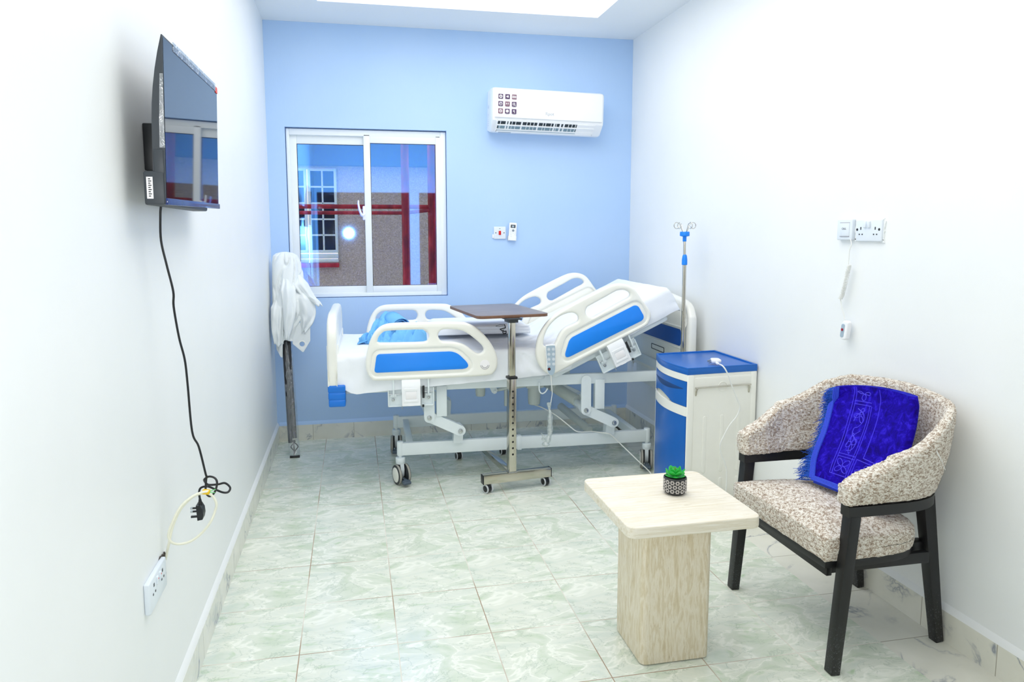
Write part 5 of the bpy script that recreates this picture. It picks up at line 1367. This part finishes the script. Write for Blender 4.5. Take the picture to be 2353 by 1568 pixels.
m = MB(); m.plate([(x, y) for x, y in seat_outline(.006)][::2], [], .024, .003, fXY(.345), smooth=0, res=1); m.b2((1.975, -2.93, .295), (1.995, -2.47, .338), .003)
m.b2((1.985, -2.925, .300), (2.36, -2.905, .338), .003); m.b2((1.985, -2.495, .300), (2.36, -2.475, .338), .003); m.b2((2.33, -2.88, .315), (2.385, -2.845, .352), .004); m.b2((2.33, -2.555, .315), (2.385, -2.52, .352), .004)
m.build('seat_frame', M_blackw, ch, AC)
M_leg = Mat('black_lacquered_leg'); vv = M_leg.coord()
ff = M_leg.ramp(M_leg.noise(vv, 210, 4, .7), [(.58, (0, 0, 0)), (.66, (1, 1, 1))])
spz = M_leg.node('ShaderNodeSeparateXYZ'); M_leg.link(vv, spz.inputs[0]); lowm = M_leg.ramp(M_leg.math('ADD', spz.outputs['Z'], M_leg.math('MULTIPLY', M_leg.noise(vv, 11, 3), .22)), [(.10, (1, 1, 1)), (.33, (0, 0, 0))])
M_leg.base(M_leg.mix(M_leg.mix(1.0, ff, lowm, 'MULTIPLY'), '#17181a', '#7d8388')); M_leg.set(Roughness=.42); M_leg = M_leg.m
for (xt, yt, xb, yb, wt, wb) in ((2.018, -2.977, 1.974, -2.980, .039, .032), (1.990, -2.428, 1.951, -2.424, .041, .032), (2.372, -2.875, 2.441, -2.892, .044, .030), (2.372, -2.525, 2.441, -2.508, .044, .030)):
    MB().bar((xb, yb, 0), (xt, yt, .514), wb, wb*1.15, .003, up=(0, 1, 0), w1=wt, h1=wt).build('leg', M_leg, ch, AC)
m = MB(); m.grid(lambda i, j: Vector((2.258+.036*i-.004*j, -3.030-.003*j-.003*math.sin(i*3), .712-.056*i+.012*j-.012*i*j)), 8, 4); o = m.build('care_tag', M_tagw, ch, AC, recalc=False); md = o.modifiers.new('t', 'SOLIDIFY'); md.thickness = .0012

# ================================================================== folded blue velvet rug leaning in the chair
BR = (2.18, -2.74, .475)
rg = thing('folded_blue_rug', 'folded royal blue velvet rug with fringe leaning on the armchair back', 'rug', BR)
Lf = [(2.150, -2.612, .484), (2.185, -2.572, .545), (2.245, -2.540, .632), (2.295, -2.505, .720), (2.333, -2.470, .797)]
Rt = [(2.200, -2.880, .484), (2.238, -2.885, .56), (2.275, -2.885, .65), (2.312, -2.872, .740), (2.345, -2.845, .838)]
Lc, Rc = catmull(Lf, 10), catmull(Rt, 10)
def at(c, t): q = t*(len(c)-1); i = min(int(q), len(c)-2); return c[i].lerp(c[i+1], q-i)
def fit(p, a=.210, b=.220, n=4.4):
    if p.z < .53: return p
    q = (max(0, p.x-2.13)/a)**n+(abs(p.y+2.70)/b)**n
    if q <= 1: return p
    k = q**(-1/n); return Vector((2.13+(p.x-2.13)*(k if p.x > 2.13 else 1), -2.70+(p.y+2.70)*k, p.z))
def rug_s(u, v):                                         # u 0 left .. 1 right, v 0 bottom .. 1 top
    p = at(Lc, v).lerp(at(Rc, v), u)
    sag = .022*math.sin(pi*u)*(.2+.8*v)                  # follows the hollow of the back
    return fit(p+Vector((sag-.005, 0, .012*math.sin(pi*u)*v+.006)))
def rug_n(u, v):
    e = .01; a = rug_s(min(1, u+e), v)-rug_s(max(0, u-e), v); b = rug_s(u, min(1, v+e))-rug_s(u, max(0, v-e)); n = a.cross(b); n.normalize(); return n if n.x < 0 else -n
TH = .030
def rug(i, j):
    v = i; a = j
    if a < .40: u, d = a/.40, TH/2
    elif a < .5: q = (a-.40)/.10*pi; u, d = 1, TH/2*math.cos(q); return rug_s(1, v)+rug_n(1, v)*d+(rug_s(1, v)-rug_s(.95, v)).normalized()*(TH/2*math.sin(q))
    elif a < .9: u, d = 1-(a-.5)/.40, -TH/2
    else: q = (a-.9)/.10; u, d = 0, -TH/2+TH*q
    k = noise.noise(Vector((u*4, v*4, 2)))
    return rug_s(u, v)+rug_n(u, v)*(d+(.003*k if d > 0 else 0))
MB().grid(rug, 60, 100, cv=True, capu=True).build('velvet_body', M_velvet, rg, BR, angle=60)
def on(u, v, d=.0): return rug_s(u, v)+rug_n(u, v)*(TH/2+d+.003*noise.noise(Vector((u*4, v*4, 2))))
m = MB()                                                 # embossed lines and flowers
def eline(P, r=.0016, n=6): m.tube([on(u, v) for u, v in P], r, 6, n)
def seg(u0, v0, u1, v1, k=10): return [(u0+(u1-u0)*i/k, v0+(v1-v0)*i/k) for i in range(k+1)]
for u in (.255, .285, .475, .50): eline(seg(u, .14, u+.005, .985 if u < .3 else .80), .0013, 2)
for u in (.60,): eline(seg(u, .36, u+.01, .985), .0015, 2)
for v in (.14, .325, .35, .80, .83): eline(seg(.255 if v < .2 else .285, v, .50, v), .0014, 2)
for v in (.335, .36): eline(seg(.60 if v > .34 else .53, v, .98, v-.02), .0014, 2)
eline(seg(.53, .05, .53, .335), .0013, 2)
def flower(cu_, cv_, ru, rv, n=4, ph=.78):
    for k in range(n):
        a = ph+2*pi*k/n; P = []
        for q in range(13):
            t = 2*pi*q/12; x, y = .55+.45*math.cos(t), .26*math.sin(t)
            P.append((cu_+ru*(x*math.cos(a)-y*math.sin(a)), cv_+rv*(x*math.sin(a)+y*math.cos(a))))
        eline(P, .0013, 3)
flower(.385, .24, .105, .085); flower(.39, .905, .10, .065, 3, .5); flower(.385, .70, .07, .075, 3, 1.2); flower(.385, .45, .06, .09, 4, .3); flower(.70, .24, .14, .07, 4, .1)
eline([(.34, .76), (.42, .72), (.44, .66), (.40, .60), (.36, .58), (.36, .53), (.40, .50), (.44, .46), (.42, .40), (.36, .38)], .0016)
eline([(.43, .75), (.35, .70), (.33, .64)], .0016); eline([(.44, .57), (.36, .50), (.33, .42)], .0014)
m.build('embossed_pattern', M_vline, rg, BR)
m = MB()                                                 # woven braid along the left edge and the bottom
def braid(path, w):
    for off in (-.5, -.17, .17, .5):
        m.tube([p+q*(off*w) for p, q in path], w*.24, 6, 2)
pl = [(on(.012, v, .001), (on(.05, v)-on(.0, v)).normalized()) for v in [k/24 for k in range(25)]]; braid(pl, .016)
pb = [(on(u, .008, .001), (on(u, .05)-on(u, .0)).normalized()) for u in [k/16 for k in range(17)]]; braid(pb, .014)
pb = [(on(u, -.0, -.016)+Vector((0, 0, -.004)), Vector((0, 0, 1))) for u in [k/16 for k in range(17)]]; braid(pb, .010)
m.build('braid_edge', M_trim, rg, BR)
rnd = random.Random(9); m = MB()
out0 = (rug_s(0, .5)-rug_s(.2, .5)).normalized()
for k in range(560):
    v = rnd.random(); p = rug_s(0, v)+rug_n(0, v)*(TH*(.5-rnd.random())*.9); o1 = (rug_s(0, v)-rug_s(.15, v)).normalized()
    L = .030+.022*rnd.random()+(.018 if v < .3 else 0); jx = Vector((rnd.gauss(0, .25)-.15, rnd.gauss(0, .12), rnd.gauss(0, .22)))
    dr_ = Vector((-.15, 0, -.65-.3*rnd.random()))
    q1 = p+(o1+jx*.4)*L*.45+dr_*L*.10; q2 = p+(o1*.85+jx)*L*.85+dr_*L*.42
    q2.z = max(q2.z, .474); q1.z = max(q1.z, .476)
    p, q1, q2 = fit(p, .222, .226), fit(q1, .222, .226), fit(q2, .222, .226)
    m.tube([p, q1, q2], lambda t: .0014-.0007*t, 4, 3)
for k in range(60):                                      # knotted net next to the braid
    v = (k+.5)/60; p = rug_s(0, v)+rug_n(0, v)*.012; o1 = (rug_s(0, v)-rug_s(.15, v)).normalized(); up_ = (rug_s(0, min(1, v+.02))-rug_s(0, max(0, v-.02))).normalized()
    for s in (-1, 1): m.tube([p, p+o1*.010+up_*(.005*s), p+o1*.021], .0009, 4, 3)
o = m.build('fringe', M_fringe, rg, BR, angle=0); o['kind'] = 'stuff'
# ================================================================== light and camera
def area(name, loc, size, power, rot=(0, 0, 0), col=(1, 1, 1), shape='RECTANGLE', spread=pi):
    l = bpy.data.lights.new(name, 'AREA'); l.shape = shape; l.size = size[0]
    if shape in ('RECTANGLE', 'ELLIPSE'): l.size_y = size[1]
    l.energy = power; l.color = col; l.spread = spread
    o = bpy.data.objects.new(name, l); COL.objects.link(o); o.location = loc; o.rotation_euler = rot; return o
area('ceiling_tray_light', ((TX0+TX1)/2, -2.10, H+.155), (TX1-TX0-.1, 3.2), 66, col=(1, .963, .916))
area('camera_flash', (.475, -4.86, 1.388), (.11, .11), 24, rot=(pi/2, 0, 0), shape='DISK')
wd = bpy.data.worlds.new('sky'); SC.world = wd; wd.use_nodes = True
bg = wd.node_tree.nodes['Background']; bg.inputs['Color'].default_value = (.95, .97, 1, 1); bg.inputs['Strength'].default_value = 2.2
cam = bpy.data.cameras.new('camera'); co = bpy.data.objects.new('camera', cam); COL.objects.link(co)
F_, YAW, PIT, ROL = 1627.70, .1998, .1113, .0025
cam.sensor_fit = 'HORIZONTAL'; cam.sensor_width = 36; cam.lens = F_*36/2353
cam.shift_x = 34.76/2353; cam.shift_y = -66.53/2353; cam.clip_start = .02
cy, sy, cp, sp_, cr_, sr = math.cos(YAW), math.sin(YAW), math.cos(PIT), math.sin(PIT), math.cos(ROL), math.sin(ROL)
fwd = Vector((sy*cp, cy*cp, -sp_)); right = Vector((cy, -sy, 0)); down = -right.cross(fwd)
r2 = cr_*right+sr*down; d2 = -sr*right+cr_*down
Mx = Matrix((r2, -d2, -fwd)).transposed().to_4x4(); Mx.translation = (.522, -4.828, 1.3855)
co.matrix_world = Mx; SC.camera = co
vs = SC.view_settings; vs.view_transform = 'Standard'; vs.look = 'None'; vs.gamma = 1.0; vs.exposure = -0.62; vs.use_curve_mapping = False
SC.display_settings.display_device = 'sRGB'
SC.cycles.max_bounces = 12; SC.cycles.diffuse_bounces = 8; SC.cycles.glossy_bounces = 6; SC.cycles.transparent_max_bounces = 16
